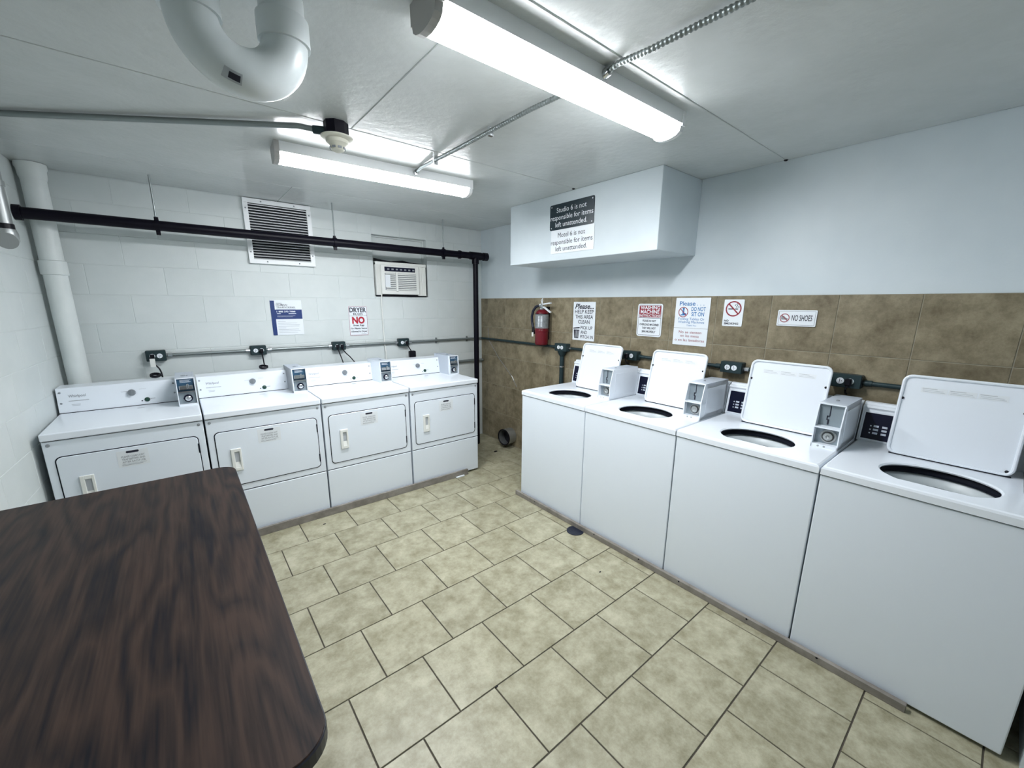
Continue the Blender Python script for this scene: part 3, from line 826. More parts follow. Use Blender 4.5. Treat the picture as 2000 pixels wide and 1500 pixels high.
# white soil pipe in the back left corner
t = thing('soil_pipe', 'white painted standing pipe in the left back corner', 'pipe', (-3.382, -0.10, 0.0))
obj('pipe', MB().tube([(0, 0, 0), (0, 0, CE)], 0.056, 28), M['whitepipe'], t)
obj('coupling', MB().lathe([(0.056, 0), (0.064, 0.004), (0.064, 0.086), (0.056, 0.09)], (0, 0, 1.755), n=28), M['whitepipe'], t)
obj('hub', MB().lathe([(0.056, 0), (0.062, 0.02), (0.064, 0.06), (0.070, 0.07), (0.070, 0.095)], (0, 0, CE - 0.097), n=28), M['whitepipe'], t)

# black iron pipe
t = thing('iron_pipe', 'black iron pipe hung across the block wall with a standing drop', 'pipe', (-0.265, -0.27, 0.0))
PZ = 2.095
obj('pipe_run', MB().tube([(-3.195, 0, PZ), (0.11, 0, PZ)], 0.033, 20), M['blackpipe'], t)
obj('pipe_drop', MB().tube([(0, 0, PZ), (0, 0, 0.0)], 0.028, 20), M['blackpipe'], t)
obj('tee', MB().tube([(-0.07, 0, PZ), (0.07, 0, PZ)], 0.040, 20).tube([(0, 0, PZ), (0, 0, PZ - 0.08)], 0.038, 20), M['blackpipe'], t)
obj('end_cap', MB().tube([(0.10, 0, PZ), (0.15, 0, PZ)], 0.042, 20), M['blackpipe'], t)
obj('wall_flange', MB().tube([(-3.2, 0, PZ), (-3.17, 0, PZ)], 0.043, 20), M['blackpipe'], t)
for x in (-2.57, -1.428, -0.385):
    h = obj('hanger', MB().tube([(x - 0.012, 0, PZ), (x + 0.012, 0, PZ)], 0.041, 18).box(x - 0.012, x + 0.012, -0.012, 0.012, PZ - 0.06, PZ - 0.03), M['blackpipe'], t)
    obj('rod', MB().tube([(x, 0, PZ + 0.03), (x, 0, CE)], 0.0055, 8), M['galv'], h)
    obj('nut', MB().prism(circ(0, 0, 0.012, 6), (x, 0, PZ + 0.036), (1, 0, 0), (0, 1, 0), (0, 0, 0.018)), M['blackpipe'], h)
obj('coupling', MB().tube([(-0.205, 0, PZ), (-0.185, 0, PZ)], 0.041, 18), M['blackpipe'], t)

# conduit end on the left wall
t = thing('conduit_stub', 'grey metal conduit with round end fitting at the left picture edge', 'pipe', (-3.418, -0.80, 1.90))
obj('pipe', MB().tube([(0, 0, 0.06), (0, 0, CE - 1.90)], 0.034, 20), M['steel'], t)
obj('collar', MB().tube([(0, 0, 0.035), (0, 0, 0.065)], 0.038, 20), M['black'], t)
obj('end_fitting', MB().lathe([(0.030, -0.035), (0.043, -0.015), (0.045, 0.02), (0.040, 0.04)], n=24).tube([(0, 0, -0.01), (0.01, -0.05, -0.02)], 0.038, 20), M['steel'], t)
obj('pipe_clamp', MB().tube([(0, 0, 0.24), (0, 0, 0.262)], 0.039, 20).box(-0.066, 0.0, -0.012, 0.012, 0.242, 0.26), M['steel'], t)

# ------------------------------------------------------------------ vent grille and air conditioner
t = thing('vent_grille', 'white framed louvred vent grille high on the block wall', 'vent', (-2.05, 0.0, 2.155))
fw, fh = 0.248, 0.247
fr = MB()
fr.box(-fw, fw, -0.032, 0.0, fh - 0.034, fh, b=0.002).box(-fw, fw, -0.032, 0.0, -fh, -fh + 0.034, b=0.002).box(-fw, -fw + 0.034, -0.0315, 0.0, -fh + 0.0335, fh - 0.0335).box(fw - 0.034, fw, -0.0315, 0.0, -fh + 0.0335, fh - 0.0335)
obj('frame', fr, M['fixture'], t)
obj('backing', MB().box(-fw + 0.03, fw - 0.03, -0.006, -0.001, -fh + 0.03, fh - 0.03), M['ventdark'], t)  # dark sheet stands in for the shaded hole behind the slats
sm = mesh_of(MB().prism([(-0.030, 0.000), (-0.016, 0.0065), (-0.012, 0.0055), (-0.029, -0.0055)], (-fw + 0.032, 0, 0), (0, 1, 0), (0, 0, 1), (2 * fw - 0.064, 0, 0)), 'slat', M['slat'])
NS = 21
for k in range(NS):
    o = obj('slat', sm, None, t); o.location = (0, 0, -fh + 0.040 + (2 * fh - 0.082) * k / (NS - 1))
for x, z in ((-0.12, fh - 0.017), (0.12, fh - 0.017), (-fw + 0.017, 0.17), (fw - 0.017, 0.17), (-fw + 0.017, -0.16), (fw - 0.017, -0.16), (-0.12, -fh + 0.017), (0.12, -fh + 0.017)):
    obj('screw', MB().lathe([(0.006, 0), (0.003, 0.003)], (x, -0.032, z), (0, -1, 0), 10), M['grey_ink'], t)

t = thing('air_conditioner', 'small cream window air conditioner sealed with black foam', 'air conditioner', (-0.995, 0.0, 1.665))
obj('body', MB().box(-0.20, 0.20, -0.055, 0.05, 0.02, 0.30, b=0.006), M['cream'], t)
for s in (-1, 1):
    a = MB()
    xs = (-0.268, -0.220) if s < 0 else (0.172, 0.268)
    a.box(xs[0], xs[1], -0.02, 0.03, 0.012, 0.318)
    for k in range(6):
        xx = xs[0] + (xs[1] - xs[0]) * (k + 0.5) / 6
        a.box(xx - 0.003, xx + 0.003, -0.026, -0.018, 0.02, 0.31)
    obj('side_curtain', a, M['cream'], t)
obj('top_rail', MB().box(-0.268, 0.268, -0.03, 0.03, 0.298, 0.328, b=0.003), M['cream'], t)
fm = MB()
fm.tube([(-0.275, -0.005, 0.345), (-0.20, -0.008, 0.335), (-0.10, -0.008, 0.330), (0.02, -0.008, 0.340), (0.10, -0.008, 0.331), (0.26, -0.005, 0.326)], [0.016, 0.014, 0.010, 0.014, 0.010, 0.008], 8)
fm.tube([(0.268, -0.005, 0.328), (0.276, -0.006, 0.30), (0.276, -0.006, 0.02)], 0.008, 8)
fm.tube([(-0.268, -0.005, 0.006), (-0.1, -0.008, 0.008), (0.1, -0.008, 0.006), (0.272, -0.005, 0.008)], 0.009, 8)
obj('foam_seal', fm, M['black'], t, 'black foam weather seal round the unit')
obj('display_panel', MB().box(-0.165, 0.155, -0.060, -0.050, 0.240, 0.280, b=0.002), M['navy'], t)
ic = MB()
for k in range(7):
    ic.box(-0.14 + k * 0.044, -0.118 + k * 0.044, -0.0612, -0.0595, 0.252, 0.266)
obj('panel_icons', ic, M['grey_ink'], t)
obj('grille_recess', MB().box(-0.165, 0.165, -0.0555, -0.05, 0.060, 0.222), M['grey_ink'], t)
lm = mesh_of(MB().box(-0.1, 0.1, -0.066, -0.054, -0.0045, 0.0045, b=0.001), 'louvre', M['cream'])
lm2 = mesh_of(MB().box(-0.05, 0.05, -0.063, -0.054, -0.0045, 0.0045, b=0.001), 'louvre', M['cream'])
for k in range(9):
    o = obj('louvre', lm, None, t); o.location = (0.065, 0, 0.068 + k * 0.0182)
    o = obj('louvre', lm2, None, t); o.location = (-0.108, 0, 0.068 + k * 0.0182)
obj('grille_divider', MB().box(-0.056, -0.036, -0.068, -0.05, 0.05, 0.232, b=0.002), M['cream'], t)
obj('energy_sticker', MB().box(-0.165, -0.115, -0.0645, -0.0635, 0.09, 0.205), M['label'], t)
for ch in t.children:
    if ch.name.split('.')[0] not in ('side_curtain', 'top_rail', 'foam_seal'):
        ch.location.x -= 0.025
o = obj('power_cord', MB().tube([(-1.215, -0.03, 1.70), (-1.222, -0.022, 1.62), (-1.218, -0.014, 1.45), (-1.213, -0.014, 1.2), (-1.212, -0.035, 1.12), (-1.214, -0.03, 0.95), (-1.214, -0.03, 0.4)], 0.0055, 8), M['cream'])
tag(o, 'pale power cord hanging straight down below the air conditioner', 'cord')

# ------------------------------------------------------------------ electrical boxes, conduits and cords
def outlet_box(lab, loc, rz, w=0.115, h=0.078, d=0.05, faces=True, group='surface outlet boxes on the conduit'):
    t = thing('outlet_box', lab, 'outlet box', loc, rz, group)
    obj('box', MB().box(-w / 2, w / 2, -d, 0.0, -h / 2, h / 2, b=0.004), M['teal'], t)
    obj('cover_plate', MB().box(-w / 2 + 0.002, w / 2 - 0.002, -d - 0.003, -d + 0.001, -h / 2 + 0.002, h / 2 - 0.002, b=0.001), M['teal'], t)
    if faces:
        for x in (-0.021, 0.021):
            r = obj('receptacle', MB().prism(circ(0, 0, 0.017, 16), (x, -d - 0.002, 0), (1, 0, 0), (0, 0, 1), (0, -0.003, 0)), M['signwhite'], t)
            obj('slots', MB().box(x - 0.004, x - 0.0015, -d - 0.0056, -d - 0.004, -0.003, 0.011).box(x - 0.004, x - 0.0015, -d - 0.0056, -d - 0.004, -0.012, -0.005).box(x + 0.004, x + 0.008, -d - 0.0056, -d - 0.004, -0.002, 0.002), M['ink'], r)
    return t
CZ = 1.203
bl = ['teal outlet box with a tagged plug above the leftmost dryer', 'teal outlet box above the second dryer, one plug in it', 'teal outlet box below the dryer rules sign with two plugs', 'teal outlet box with a hanging black adapter above the last dryer']
for x, lab in zip((-2.973, -2.318, -1.665, -1.018), bl):
    outlet_box(lab, (x, 0.0, CZ), 0)
rl = [(-1.37, 'teal outlet box with white sockets beside the fire extinguisher'), (-2.13, 'dark outlet box half behind the lid of the first washer'), (-2.907, 'green outlet box with two white sockets between two washer lids'), (-3.50, 'dark outlet box with plug half behind the third washer lid')]
for y, lab in rl:
    outlet_box(lab, (-0.009, y, CZ + 0.004), -PI / 2, w=0.135 if y != -1.37 else 0.15, h=0.072, d=0.055)
t = thing('wall_conduit', 'grey metal conduit linking the outlet boxes on the block wall', 'conduit', (-2.973, -0.022, CZ))
obj('pipe', MB().tube([(0, 0, 0), (2.93, 0, 0), (2.944, -0.004, 0), (2.951, -0.016, 0)], 0.012, 12), M['galv'], t)
for x in (0.08, 0.58, 0.74, 1.23, 1.39, 1.88, 2.03):
    obj('connector', MB().tube([(x - 0.014, 0, 0), (x + 0.014, 0, 0)], 0.0165, 12), M['chrome'], t)
for x in (2.35, 2.75):
    obj('strap', MB().tube([(x - 0.006, 0, 0), (x + 0.006, 0, 0)], 0.015, 12).box(x - 0.006, x + 0.006, 0.004, 0.022, -0.03, 0.03), M['galv'], t)
t = thing('wall_conduit', 'dark conduit linking the outlet boxes along the tiled wall', 'conduit', (-0.026, -0.05, CZ))
obj('pipe', MB().tube([(0, 0.012, 0), (0, -3.95, 0)], 0.0125, 12), M['teal'], t)
for y in (-1.22, -1.41, -2.01, -2.15, -2.76, -2.94, -3.36, -3.54):
    obj('connector', MB().tube([(0, y - 0.016, 0), (0, y + 0.016, 0)], 0.0165, 12), M['chrome'] if y in (-1.41, -2.94) else M['teal'], t)
dp = obj('drop_pipe', MB().tube([(-0.006, -1.315, -0.03), (-0.006, -1.315, -0.75)], 0.021, 14).lathe([(0.046, 0), (0.040, -0.02), (0.022, -0.05)], (-0.006, -1.315, -0.03), n=16), M['teal'], t)
obj('drop_ring', MB().tube([(-0.006, -1.315, -0.175), (-0.006, -1.315, -0.185)], 0.0235, 14), M['chrome'], dp)
o = obj('conduit_piece', MB().tube([(-0.62, -0.022, 0.945), (-0.08, -0.022, 0.945), (-0.05, -0.04, 0.945), (-0.02, -0.045, 0.945)], 0.016, 12), M['galv'])
tag(o, 'short low conduit behind the last dryer crossing behind the black pipe', 'conduit')

def cord(lab, pts, r=0.005, plug=None, plug_m=None, extra=None):
    t = thing('appliance_cord', lab, 'cord', pts[0], 0, 'dryer power cords')
    o_ = Vector(pts[0])
    P = [Vector(p) - o_ for p in pts]
    # smooth the path
    S = []
    for i in range(len(P) - 1):
        p0 = P[max(i - 1, 0)]; p1 = P[i]; p2 = P[i + 1]; p3 = P[min(i + 2, len(P) - 1)]
        for k in range(5):
            u = k / 5
            S.append(0.5 * ((2 * p1) + (p2 - p0) * u + (2 * p0 - 5 * p1 + 4 * p2 - p3) * u * u + (3 * p1 - p0 - 3 * p2 + p3) * u ** 3))
    S.append(P[-1])
    obj('cable', MB().tube(S, r, 8), M['black'], t)
    obj('plug', MB().box(-0.013, 0.013, -0.022, 0.004, -0.016, 0.014, b=0.004), M['black'], t)
    return t
by = -0.058
c1 = cord('black cord with a pale tag at the first outlet box', [(-2.994, by, CZ), (-2.988, by - 0.02, 1.15), (-2.965, by - 0.03, 1.11), (-2.955, by - 0.06, 1.06), (-2.955, by - 0.12, 0.98), (-2.95, by - 0.1, 0.8)])
tg = obj('paper_tag', MB().box(-0.017, 0.013, -0.032, -0.030, -0.075, -0.015), M['cream'], c1)
cord('black cord dropping behind the second dryer', [(-2.30, by, CZ), (-2.298, by - 0.02, 1.15), (-2.296, by - 0.04, 1.08), (-2.298, by - 0.12, 0.98), (-2.30, by - 0.1, 0.8)])
cord('black cord hanging from the left socket below the dryer rules sign', [(-1.686, by, CZ), (-1.680, by - 0.02, 1.15), (-1.665, by - 0.04, 1.08), (-1.665, by - 0.12, 0.98), (-1.66, by - 0.1, 0.8)])
cord('black cord slanting from the right socket below the dryer rules sign', [(-1.644, by, CZ), (-1.630, by - 0.02, 1.15), (-1.575, by - 0.04, 1.08), (-1.54, by - 0.12, 0.98), (-1.54, by - 0.1, 0.8)])
c5 = cord('black cord with a block adapter above the last dryer', [(-0.997, by, CZ), (-0.985, by - 0.02, 1.16), (-0.965, by - 0.03, 1.12), (-0.962, by - 0.05, 1.09), (-0.962, by - 0.06, 0.9)])
obj('adapter', MB().box(0.005, 0.072, -0.07, -0.02, -0.155, -0.085, b=0.008), M['black'], c5)
for i, x in enumerate((-2.985, -2.325)):
    o = obj('cord_coil', MB().tube([(0.028 * math.cos(a) , 0.018 * math.sin(a), 0.010 * math.sin(a) + 0.0006 * k) for k, a in enumerate([0.5 * q for q in range(26)])], 0.0055, 8), M['black'])
    o.location = (x, -0.26, 1.082)
    tag(o, ('black cord bundle on the console of the leftmost dryer', 'black cord bundle on the console of the second dryer')[i], 'cord', 'bundled cords on dryer consoles')
t = thing('washer_plug', 'black plug and cord in the dark box behind the third washer lid', 'cord', (-0.067, -3.517, CZ + 0.004))
obj('plug', MB().box(-0.03, 0.0, -0.014, 0.014, -0.02, 0.016, b=0.004), M['black'], t)
obj('cable', MB().tube([(-0.02, 0, -0.015), (-0.022, 0.005, -0.04), (0.010, 0.01, -0.062), (0.045, 0.01, -0.075)], 0.005, 8), M['black'], t)
t = thing('washer_plug', 'black plug and cord in the dark box behind the first washer lid', 'cord', (-0.067, -2.115, CZ + 0.004))
obj('plug', MB().box(-0.03, 0.0, -0.014, 0.014, -0.02, 0.016, b=0.004), M['black'], t)
obj('cable', MB().tube([(-0.02, 0, -0.015), (-0.022, 0.0, -0.04), (0.010, 0.01, -0.062), (0.045, 0.01, -0.075)], 0.005, 8), M['black'], t)
# loose wire on the tiled wall
t = thing('loose_wire', 'thin wire slanting down the tiled wall near the corner', 'wire', (-0.012, -0.16, 1.19))
obj('strand', MB().tube([(0, 0.02, 0.14), (-0.004, 0, 0), (-0.010, -0.2, -0.19), (-0.006, -0.42, -0.36), (-0.008, -0.53, -0.48)], 0.0022, 6), M['grey_ink'], t)
obj('wire_tip', MB().tube([(-0.008, -0.435, -0.365), (-0.009, -0.475, -0.41)], 0.0045, 6), M['cream'], t)

# ------------------------------------------------------------------ fire extinguisher
t = thing('fire_extinguisher', 'red fire extinguisher with silver label hung on the tiled wall', 'fire extinguisher', (-0.092, -1.14, 1.215))
obj('cylinder', MB().lathe([(0.055, 0.0), (0.063, 0.008), (0.064, 0.02), (0.064, 0.292), (0.056, 0.315), (0.036, 0.332), (0.022, 0.338)], n=32), M['extred'], t)
vs_ = []
obj('label_wrap', MB().lathe([(0.0648, 0.160), (0.0648, 0.292)], n=40), M['silver'], t, 'silver instruction label wrapped round the cylinder')
lp = MB()
for k in range(9):
    z = 0.178 + 0.011 * k
    for a0 in (3.35, 3.75):
        A = [(0.0654 * math.cos(a0 + 0.033 * q), 0.0654 * math.sin(a0 + 0.033 * q)) for q in range(9)]
        lp.add([(x, y, z) for x, y in A] + [(x, y, z + (0.006 if k != 5 else 0.009)) for x, y in A], [(q, q + 1, q + 10, q + 9) for q in range(8)])
obj('label_print', lp, M['signwhite'], t)
obj('label_band', MB().lathe([(0.0656, 0.290), (0.0656, 0.296)], n=32), M['black'], t)
obj('strap', MB().lathe([(0.0658, 0.125), (0.0668, 0.127), (0.0668, 0.147), (0.0658, 0.149)], n=32), M['extred'], t)
obj('valve', MB().lathe([(0.024, 0.334), (0.024, 0.352), (0.017, 0.356), (0.017, 0.385), (0.010, 0.392)], n=18).tube([(0, 0, 0.368), (0.0, 0.045, 0.370)], 0.012, 12), M['chrome'], t)
lv = MB().prism([(0.03, 0.388), (-0.02, 0.392), (-0.115, 0.402), (-0.118, 0.392), (-0.02, 0.380), (0.03, 0.376)], (-0.011, 0, 0), (0, 1, 0), (0, 0, 1), (0.022, 0, 0))
lv.prism([(0.0, 0.366), (-0.03, 0.362), (-0.118, 0.315), (-0.114, 0.306), (-0.03, 0.350), (0.0, 0.354)], (-0.010, 0, 0), (0, 1, 0), (0, 0, 1), (0.020, 0, 0))
obj('lever', lv, M['signwhite'], t)
obj('safety_tie', MB().tube([(-0.012, -0.01, 0.39), (-0.016, 0.0, 0.42), (-0.012, -0.018, 0.438)], 0.004, 6).tube([(-0.012, -0.01, 0.39), (-0.014, -0.02, 0.425)], 0.004, 6), M['signwhite'], t)
obj('hose', MB().tube([(0.0, 0.04, 0.370), (-0.01, 0.075, 0.362), (-0.02, 0.105, 0.325), (-0.025, 0.118, 0.27), (-0.025, 0.112, 0.21), (-0.025, 0.098, 0.165)], 0.0125, 12), M['hose'], t)
obj('nozzle', MB().tube([(-0.025, 0.098, 0.168), (-0.025, 0.088, 0.10)], [0.012, 0.017], 12), M['black'], t)
obj('tag', MB().box(-0.06, -0.056, 0.055, 0.078, 0.078, 0.118, b=0.001), M['cream'], t)
obj('wall_bracket', MB().box(0.058, 0.082, -0.02, 0.02, 0.05, 0.36).box(0.015, 0.082, -0.01, 0.01, 0.342, 0.352), M['black'], t)

# ------------------------------------------------------------------ corner odds and ends
t = thing('duct_stub', 'open metal duct end by the floor in the far corner', 'duct', (-0.012, -0.585, 0.13))
ax = Vector((-1.0, -0.12, 0.02)).normalized()
P = [ax * s for s in (0.0, 0.02, 0.04, 0.06, 0.08, 0.10, 0.12)]
obj('duct_wall', MB().tube(P, [0.088, 0.092, 0.088, 0.092, 0.088, 0.092, 0.090], 28, caps=False).tube([p for p in P], 0.083, 28, caps=False), M['steel'], t)
ringp = [ax * 0.12 + (Vector((0, 0, 1)) * math.sin(a) + ax.cross(Vector((0, 0, 1))) * math.cos(a)) * 0.088 for a in [2 * PI * k / 28 for k in range(28)]]
obj('rim', MB().tube(ringp, 0.007, 8, closed=True), M['black'], t)
obj('damper', MB().tube([ax * 0.03, ax * 0.033], 0.082, 28), M['ventdark'], t)
t = thing('floor_drain', 'round dark metal floor drain at the foot of the washers', 'drain', (-0.780, -2.275, 0.0))
obj('drain_ring', MB().lathe([(0.052, 0.0), (0.062, 0.0), (0.061, 0.004), (0.052, 0.004)], n=28), M['hose'], t)
obj('strainer', MB().lathe([(0.053, 0.0), (0.053, 0.002), (0.0, 0.0025)], n=28), M['black'], t)
for k in range(5):
    x = -0.036 + 0.018 * k; hh = math.sqrt(0.05 ** 2 - x * x)
    obj('bar', MB().box(x - 0.003, x + 0.003, -hh, hh, 0.002, 0.0045), M['hose'], t)
for (x, y, r, lab) in ((-0.264, -0.624, 0.018, 'dark chip lying on the floor in the far corner'), (-2.17, -1.06, 0.008, 'dark speck on the tile in front of the third dryer'), (-1.006, -2.685, 0.006, 'dark speck on the tile in front of the second washer'), (-1.961, -2.90, 0.006, 'dark speck on the grout line in the open floor')):
    o = obj('floor_chip', MB().lathe([(r, 0.0), (r * 0.8, r * 0.4), (r * 0.3, r * 0.5)], n=7, sx=1.4, sy=0.7), M['black'])
    o.location = (x, y, 0); tag(o, lab, 'debris')
o = obj('plastic_shim', MB().box(-0.045, 0.045, -0.008, 0.008, 0, 0.014, b=0.003), M['signwhite'])
o.location = (-0.935, -0.965, 0.0)
tag(o, 'small white plastic shim against the dryer kick board', 'shim')

# ------------------------------------------------------------------ signs
BACK = Matrix(((1, 0, 0, 0), (0, 0, -1, 0), (0, 1, 0, 0), (0, 0, 0, 1)))
RIGHT = Matrix(((0, 0, -1, 0), (-1, 0, 0, 0), (0, 1, 0, 0), (0, 0, 0, 1)))
def sign(name, lab, basis, c, w, h, mats, fn, r=0.004, th=0.003, tilt=0.0):
    """plate in local u,v with printing as children"""
    o = obj(name, MB().prism(rrect(-w / 2, w / 2, -h / 2, h / 2, r, 3), (0, 0, -th), (1, 0, 0), (0, 1, 0), (0, 0, th)), mats)
    mw = basis.copy(); mw.translation = c
    o.matrix_world = mw @ Matrix.Rotation(tilt, 4, 'Z')
    tag(o, lab, 'sign')
    layers = {}
    fn(lambda k: layers.setdefault(k, MB()), w, h)
    for k, mb in layers.items():
        obj({'a': 'print_panel'}.get(k[0], 'lettering'), mb, M[k[1]], o)
    return o
A_, B_ = 'a', 'b'

def f_ht(lay, w, h):
    bl_ = lay(('a', 'blue'))
    bar(bl_, -w / 2, -w / 2 + 0.032, -h / 2, h / 2 - 0.006, 0.0003); bar(bl_, -w / 2 + 0.03, w / 2 - 0.002, -0.012, 0.068, 0.0003)
    k = lay(('b', 'ink')); u = -w / 2 + 0.044
    T(k, 'HUMAN', u, 0.101, 0.013, 0.085, 'l', bold=0.008); T(k, 'TRAFFICKING', u, 0.081, 0.013, 0.145, 'l', bold=0.008)
    g = lay(('b', 'grey_ink'))
    bar(g, u, u + 0.045, 0.120, 0.124); bar(g, u, u + 0.15, 0.072, 0.0745)
    s = lay(('b', 'signwhite'))
    T(s, '1 888 373 7888', u, 0.045, 0.013, 0.145, 'l', bold=0.02); bar(s, u, u + 0.03, 0.032, 0.037); bar(s, u + 0.09, u + 0.15, 0.031, 0.037)
    bar(s, u, u + 0.14, 0.014, 0.0155); bar(s, u, u + 0.12, 0.006, 0.0075)
    p = lay(('b', 'pale_ink'))
    for i, ln in enumerate((0.06, 0.15, 0.17, 0.165, 0.06, 0.16, 0.17, 0.15)):
        bar(p, u, u + ln, -0.035 - 0.0135 * i, -0.032 - 0.0135 * i)
sign('notice_poster', 'blue and white human trafficking notice on the block wall', BACK, (-2.066, -0.004, 1.469), 0.243, 0.298, M['signwhite'], f_ht, tilt=0.0)

def border(mb, w, h, ins, t_, r=0.006, z=0.0005):
    a = rrect(-w / 2 + ins, w / 2 - ins, -h / 2 + ins, h / 2 - ins, r, 4); n = len(a)
    b = rrect(-w / 2 + ins + t_, w / 2 - ins - t_, -h / 2 + ins + t_, h / 2 - ins - t_, max(r - t_, 0.001), 4)
    mb.add([(x, y, z) for x, y in a] + [(x, y, z) for x, y in b], [(i, (i + 1) % n, n + (i + 1) % n, n + i) for i in range(n)])

def f_dr(lay, w, h):
    border(lay(('a', 'dkred')), w, h, 0.002, 0.003)
    k = lay(('b', 'ink'))
    T(k, 'DRYER', 0, 0.083, 0.042, 0.158, bold=0.03); T(k, 'RULES', 0, 0.055, 0.020, 0.09, bold=0.015)
    bar(k, -w / 2 + 0.004, w / 2 - 0.004, 0.048, 0.0495)
    for s, v, ww in (('Shoes, Rugs', -0.048, 0.105), ('Or Plastic Items', -0.078, 0.155), ('Allowed In Dryer', -0.107, 0.155)):
        T(k, s, 0, v, 0.014, ww, bold=0.03)
    T(lay(('b', 'red')), 'NO', 0, -0.022, 0.058, 0.12, bold=0.05)
    bar(lay(('b', 'pale_ink')), 0.02, 0.07, -0.125, -0.122)
sign('rules_sign', 'white dryer rules sign with a big red NO', BACK, (-1.455, -0.004, 1.429), 0.178, 0.278, M['signwhite'], f_dr)

def f_s6(lay, w, h):
    k = lay(('b', 'signwhite'))
    for s, v, ww in (('Studio 6 is not', 0.030, 0.295), ('responsible for items', -0.022, 0.42), ('left unattended.', -0.072, 0.315)):
        T(k, s, 0, v, 0.034, ww)
    for x in (-0.2, 0.2):
        for y in (-0.075, 0.075):
            poly2d(k, circ(x, y, 0.005, 10))
sign('liability_sign', 'dark liability sign with white lettering on the soffit', RIGHT, (-0.4735, -1.829, 2.244), 0.436, 0.182, M['signdark'], f_s6, r=0.012)
def f_m6(lay, w, h):
    k = lay(('b', 'ink'))
    for s, v, ww in (('Motel 6 is not', 0.030, 0.27), ('responsible for items', -0.020, 0.415), ('left unattended.', -0.068, 0.315)):
        T(k, s, -0.005, v, 0.033, ww)
sign('liability_sign', 'white liability sign with grey lettering below the dark one', RIGHT, (-0.4735, -1.842, 2.066), 0.430, 0.170, M['signwhite'], f_m6, r=0.008)

XS = -0.0125
def f_pl(lay, w, h):
    k = lay(('b', 'ink'))
    T(k, 'Please...', 0, 0.110, 0.042, 0.215, shear=0.3, bold=0.025)
    for s, v, ww in (('HELP KEEP', 0.068, 0.215), ('THIS AREA', 0.024, 0.205), ('CLEAN', -0.020, 0.135)):
        T(k, s, 0.002, v, 0.031, ww, bold=0.012)
    for s, v, ww in (('PICK UP', -0.070, 0.135), ('AND', -0.110, 0.075), ('PITCH IN', -0.150, 0.145)):
        T(k, s, -0.032, v, 0.028, ww, 'l', bold=0.012)
    poly2d(k, [(-0.105, -0.152), (-0.055, -0.152), (-0.046, -0.076), (-0.114, -0.076)]); poly2d(k, [(-0.118, -0.070), (-0.042, -0.062), (-0.044, -0.052), (-0.118, -0.060)])
    s_ = lay(('b', 'signwhite'))
    for i in range(4):
        x = -0.096 + 0.012 * i
        bar(s_, x, x + 0.003, -0.145, -0.084, 0.0009)
sign('tidy_sign', 'white please help keep this area clean sign with bin symbol', RIGHT, (XS, -1.596, 1.454), 0.253, 0.338, M['signwhite'], f_pl)

def f_wm(lay, w, h):
    border(lay(('a', 'ink')), w, h, 0.009, 0.0025, 0.012)
    r_ = lay(('a', 'dkred'))
    poly2d(r_, [(x, y) for x, y in rrect(-w / 2 + 0.014, w / 2 - 0.014, 0.022, h / 2 - 0.014, 0.008, 3)], 0.0004)
    s = lay(('b', 'signwhite'))
    T(s, 'WASHING', 0, 0.082, 0.024, 0.165, bold=0.02, z=0.0009); T(s, 'MACHINE', 0, 0.050, 0.026, 0.160, bold=0.02, z=0.0009); T(s, 'INSTRUCTIONS', 0, 0.027, 0.016, 0.178, bold=0.015, z=0.0009)
    k = lay(('b', 'ink'))
    bar(k, -w / 2 + 0.012, w / 2 - 0.012, 0.015, 0.018)
    for t_, v, ww in (('PLEASE DO NOT', -0.012, 0.115), ('OVERLOAD MACHINES', -0.040, 0.165), ('THEY WILL NOT', -0.067, 0.118), ('SPIN PROPERLY', -0.094, 0.118)):
        T(k, t_, 0, v, 0.0145, ww, bold=0.03)
sign('instruction_sign', 'white washing machine instructions sign with dark red heading', RIGHT, (XS, -2.251, 1.486), 0.212, 0.246, M['signwhite'], f_wm, r=0.018)

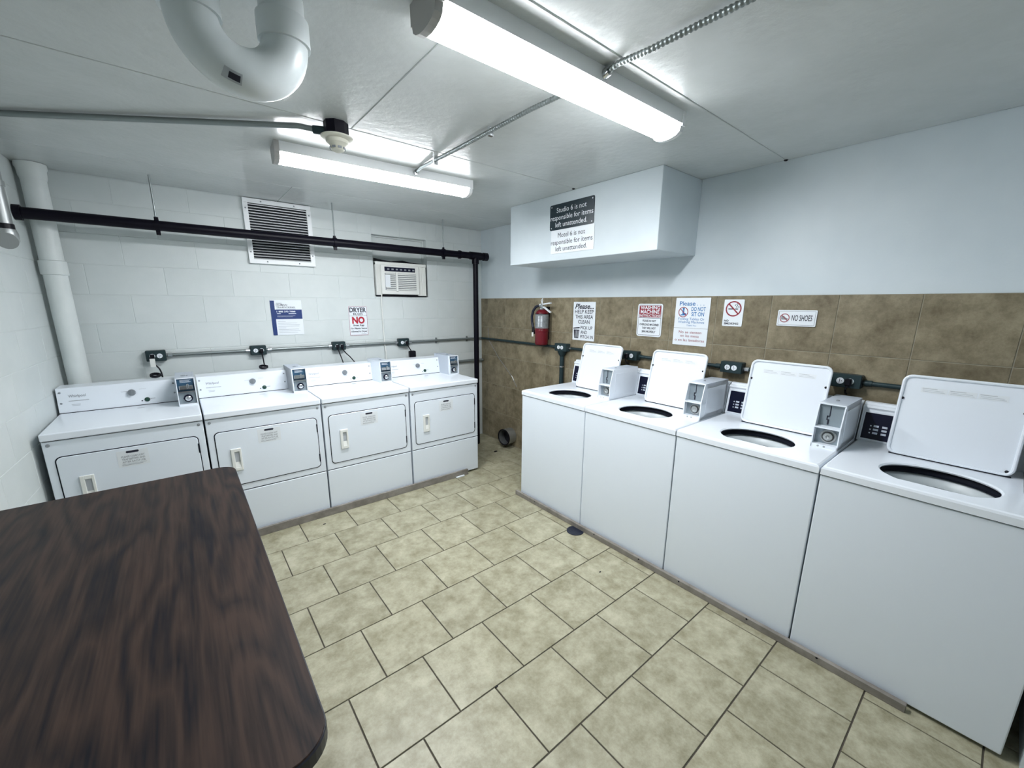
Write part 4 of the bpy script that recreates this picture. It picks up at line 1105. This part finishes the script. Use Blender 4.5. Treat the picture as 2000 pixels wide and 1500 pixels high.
def no_ring(lay, cx, cy, r, colour, th):
    m_ = lay(('b', colour))
    ring2d(m_, cx, cy, r, r - th, 0.0009)
    d = (r - th / 2) * 0.7071; t2 = th * 0.36
    poly2d(m_, [(cx - d - t2, cy + d - t2), (cx - d + t2, cy + d + t2), (cx + d + t2, cy - d + t2), (cx + d - t2, cy - d - t2)], 0.0010)
def f_ds(lay, w, h):
    c = lay(('b', 'cyan'))
    T(c, 'Please', -0.095, 0.112, 0.028, 0.115, 'l', bold=0.012)
    for i in range(3):
        poly2d(c, circ(0.036 + 0.022 * i, 0.115, 0.0025, 8))
    T(c, 'DO NOT', -0.005, 0.075, 0.026, 0.10, 'l', bold=0.015); T(c, 'SIT ON', -0.002, 0.040, 0.026, 0.09, 'l', bold=0.015)
    T(c, 'Folding Tables Or', 0.0, 0.012, 0.016, 0.19); T(c, 'Washing Machines', 0.0, -0.010, 0.016, 0.19); T(c, 'Thank You', 0.005, -0.030, 0.010, 0.07)
    # seated figure struck out
    poly2d(c, circ(-0.062, 0.088, 0.008, 12)); poly2d(c, [(-0.070, 0.078), (-0.056, 0.080), (-0.056, 0.060), (-0.040, 0.058), (-0.040, 0.050), (-0.068, 0.050)]); poly2d(c, [(-0.080, 0.050), (-0.040, 0.050), (-0.044, 0.044), (-0.084, 0.042)])
    no_ring(lay, -0.063, 0.066, 0.036, 'dkred', 0.005)
    bar(lay(('a', 'grey_ink')), -w / 2, w / 2, -0.046, -0.044)
    d = lay(('b', 'dkred'))
    for t_, v, ww in (('No se sienten', -0.081, 0.165), ('en las mesa', -0.107, 0.135), ('o en las lavadoras', -0.137, 0.215)):
        T(d, t_, 0.0, v, 0.0175, ww)
sign('seating_sign', 'white do not sit on folding tables sign with blue and red lettering', RIGHT, (XS, -2.581, 1.486), 0.248, 0.330, M['signwhite'], f_ds)

def f_sm(lay, w, h):
    k = lay(('b', 'ink'))
    bar(k, -0.032, -0.004, 0.022, 0.028); bar(k, 0.010, 0.028, 0.022, 0.028)
    for dx in (0.0, 0.013):
        W_ = [(0.014 + dx + 0.007 * math.sin(q * 0.9), 0.032 + 0.0032 * q) for q in range(10)]
        k.add([(x - 0.0022, y, 0.0006) for x, y in W_] + [(x + 0.0022, y, 0.0006) for x, y in W_], [(q, q + 10, q + 11, q + 1) for q in range(9)])
    T(k, 'NO', -0.050, -0.057, 0.0125, 0.028, 'l', bold=0.03); T(k, 'SMOKING', -0.050, -0.074, 0.0125, 0.090, 'l', bold=0.03)
    no_ring(lay, 0.0, 0.026, 0.049, 'dkred', 0.008)
sign('no_smoking_sign', 'small white no smoking sign with red prohibition ring', RIGHT, (XS, -2.857, 1.553), 0.123, 0.170, M['signwhite'], f_sm, r=0.006)

def f_sh(lay, w, h):
    border(lay(('a', 'grey_ink')), w, h, 0.006, 0.002, 0.003)
    k = lay(('b', 'ink'))
    T(k, 'NO SHOES', 0.027, -0.014, 0.031, 0.102, bold=0.012)
    g = lay(('b', 'grey_ink'))
    poly2d(g, [(-0.078, -0.010), (-0.042, -0.010), (-0.042, -0.003), (-0.055, 0.002), (-0.064, 0.012), (-0.078, 0.010)])
    no_ring(lay, -0.060, 0.0, 0.0255, 'dkred', 0.004)
sign('no_shoes_sign', 'low wide no shoes sign in a white frame', RIGHT, (XS - 0.003, -3.214, 1.530), 0.196, 0.092, M['signwhite'], f_sh, r=0.005, th=0.006)
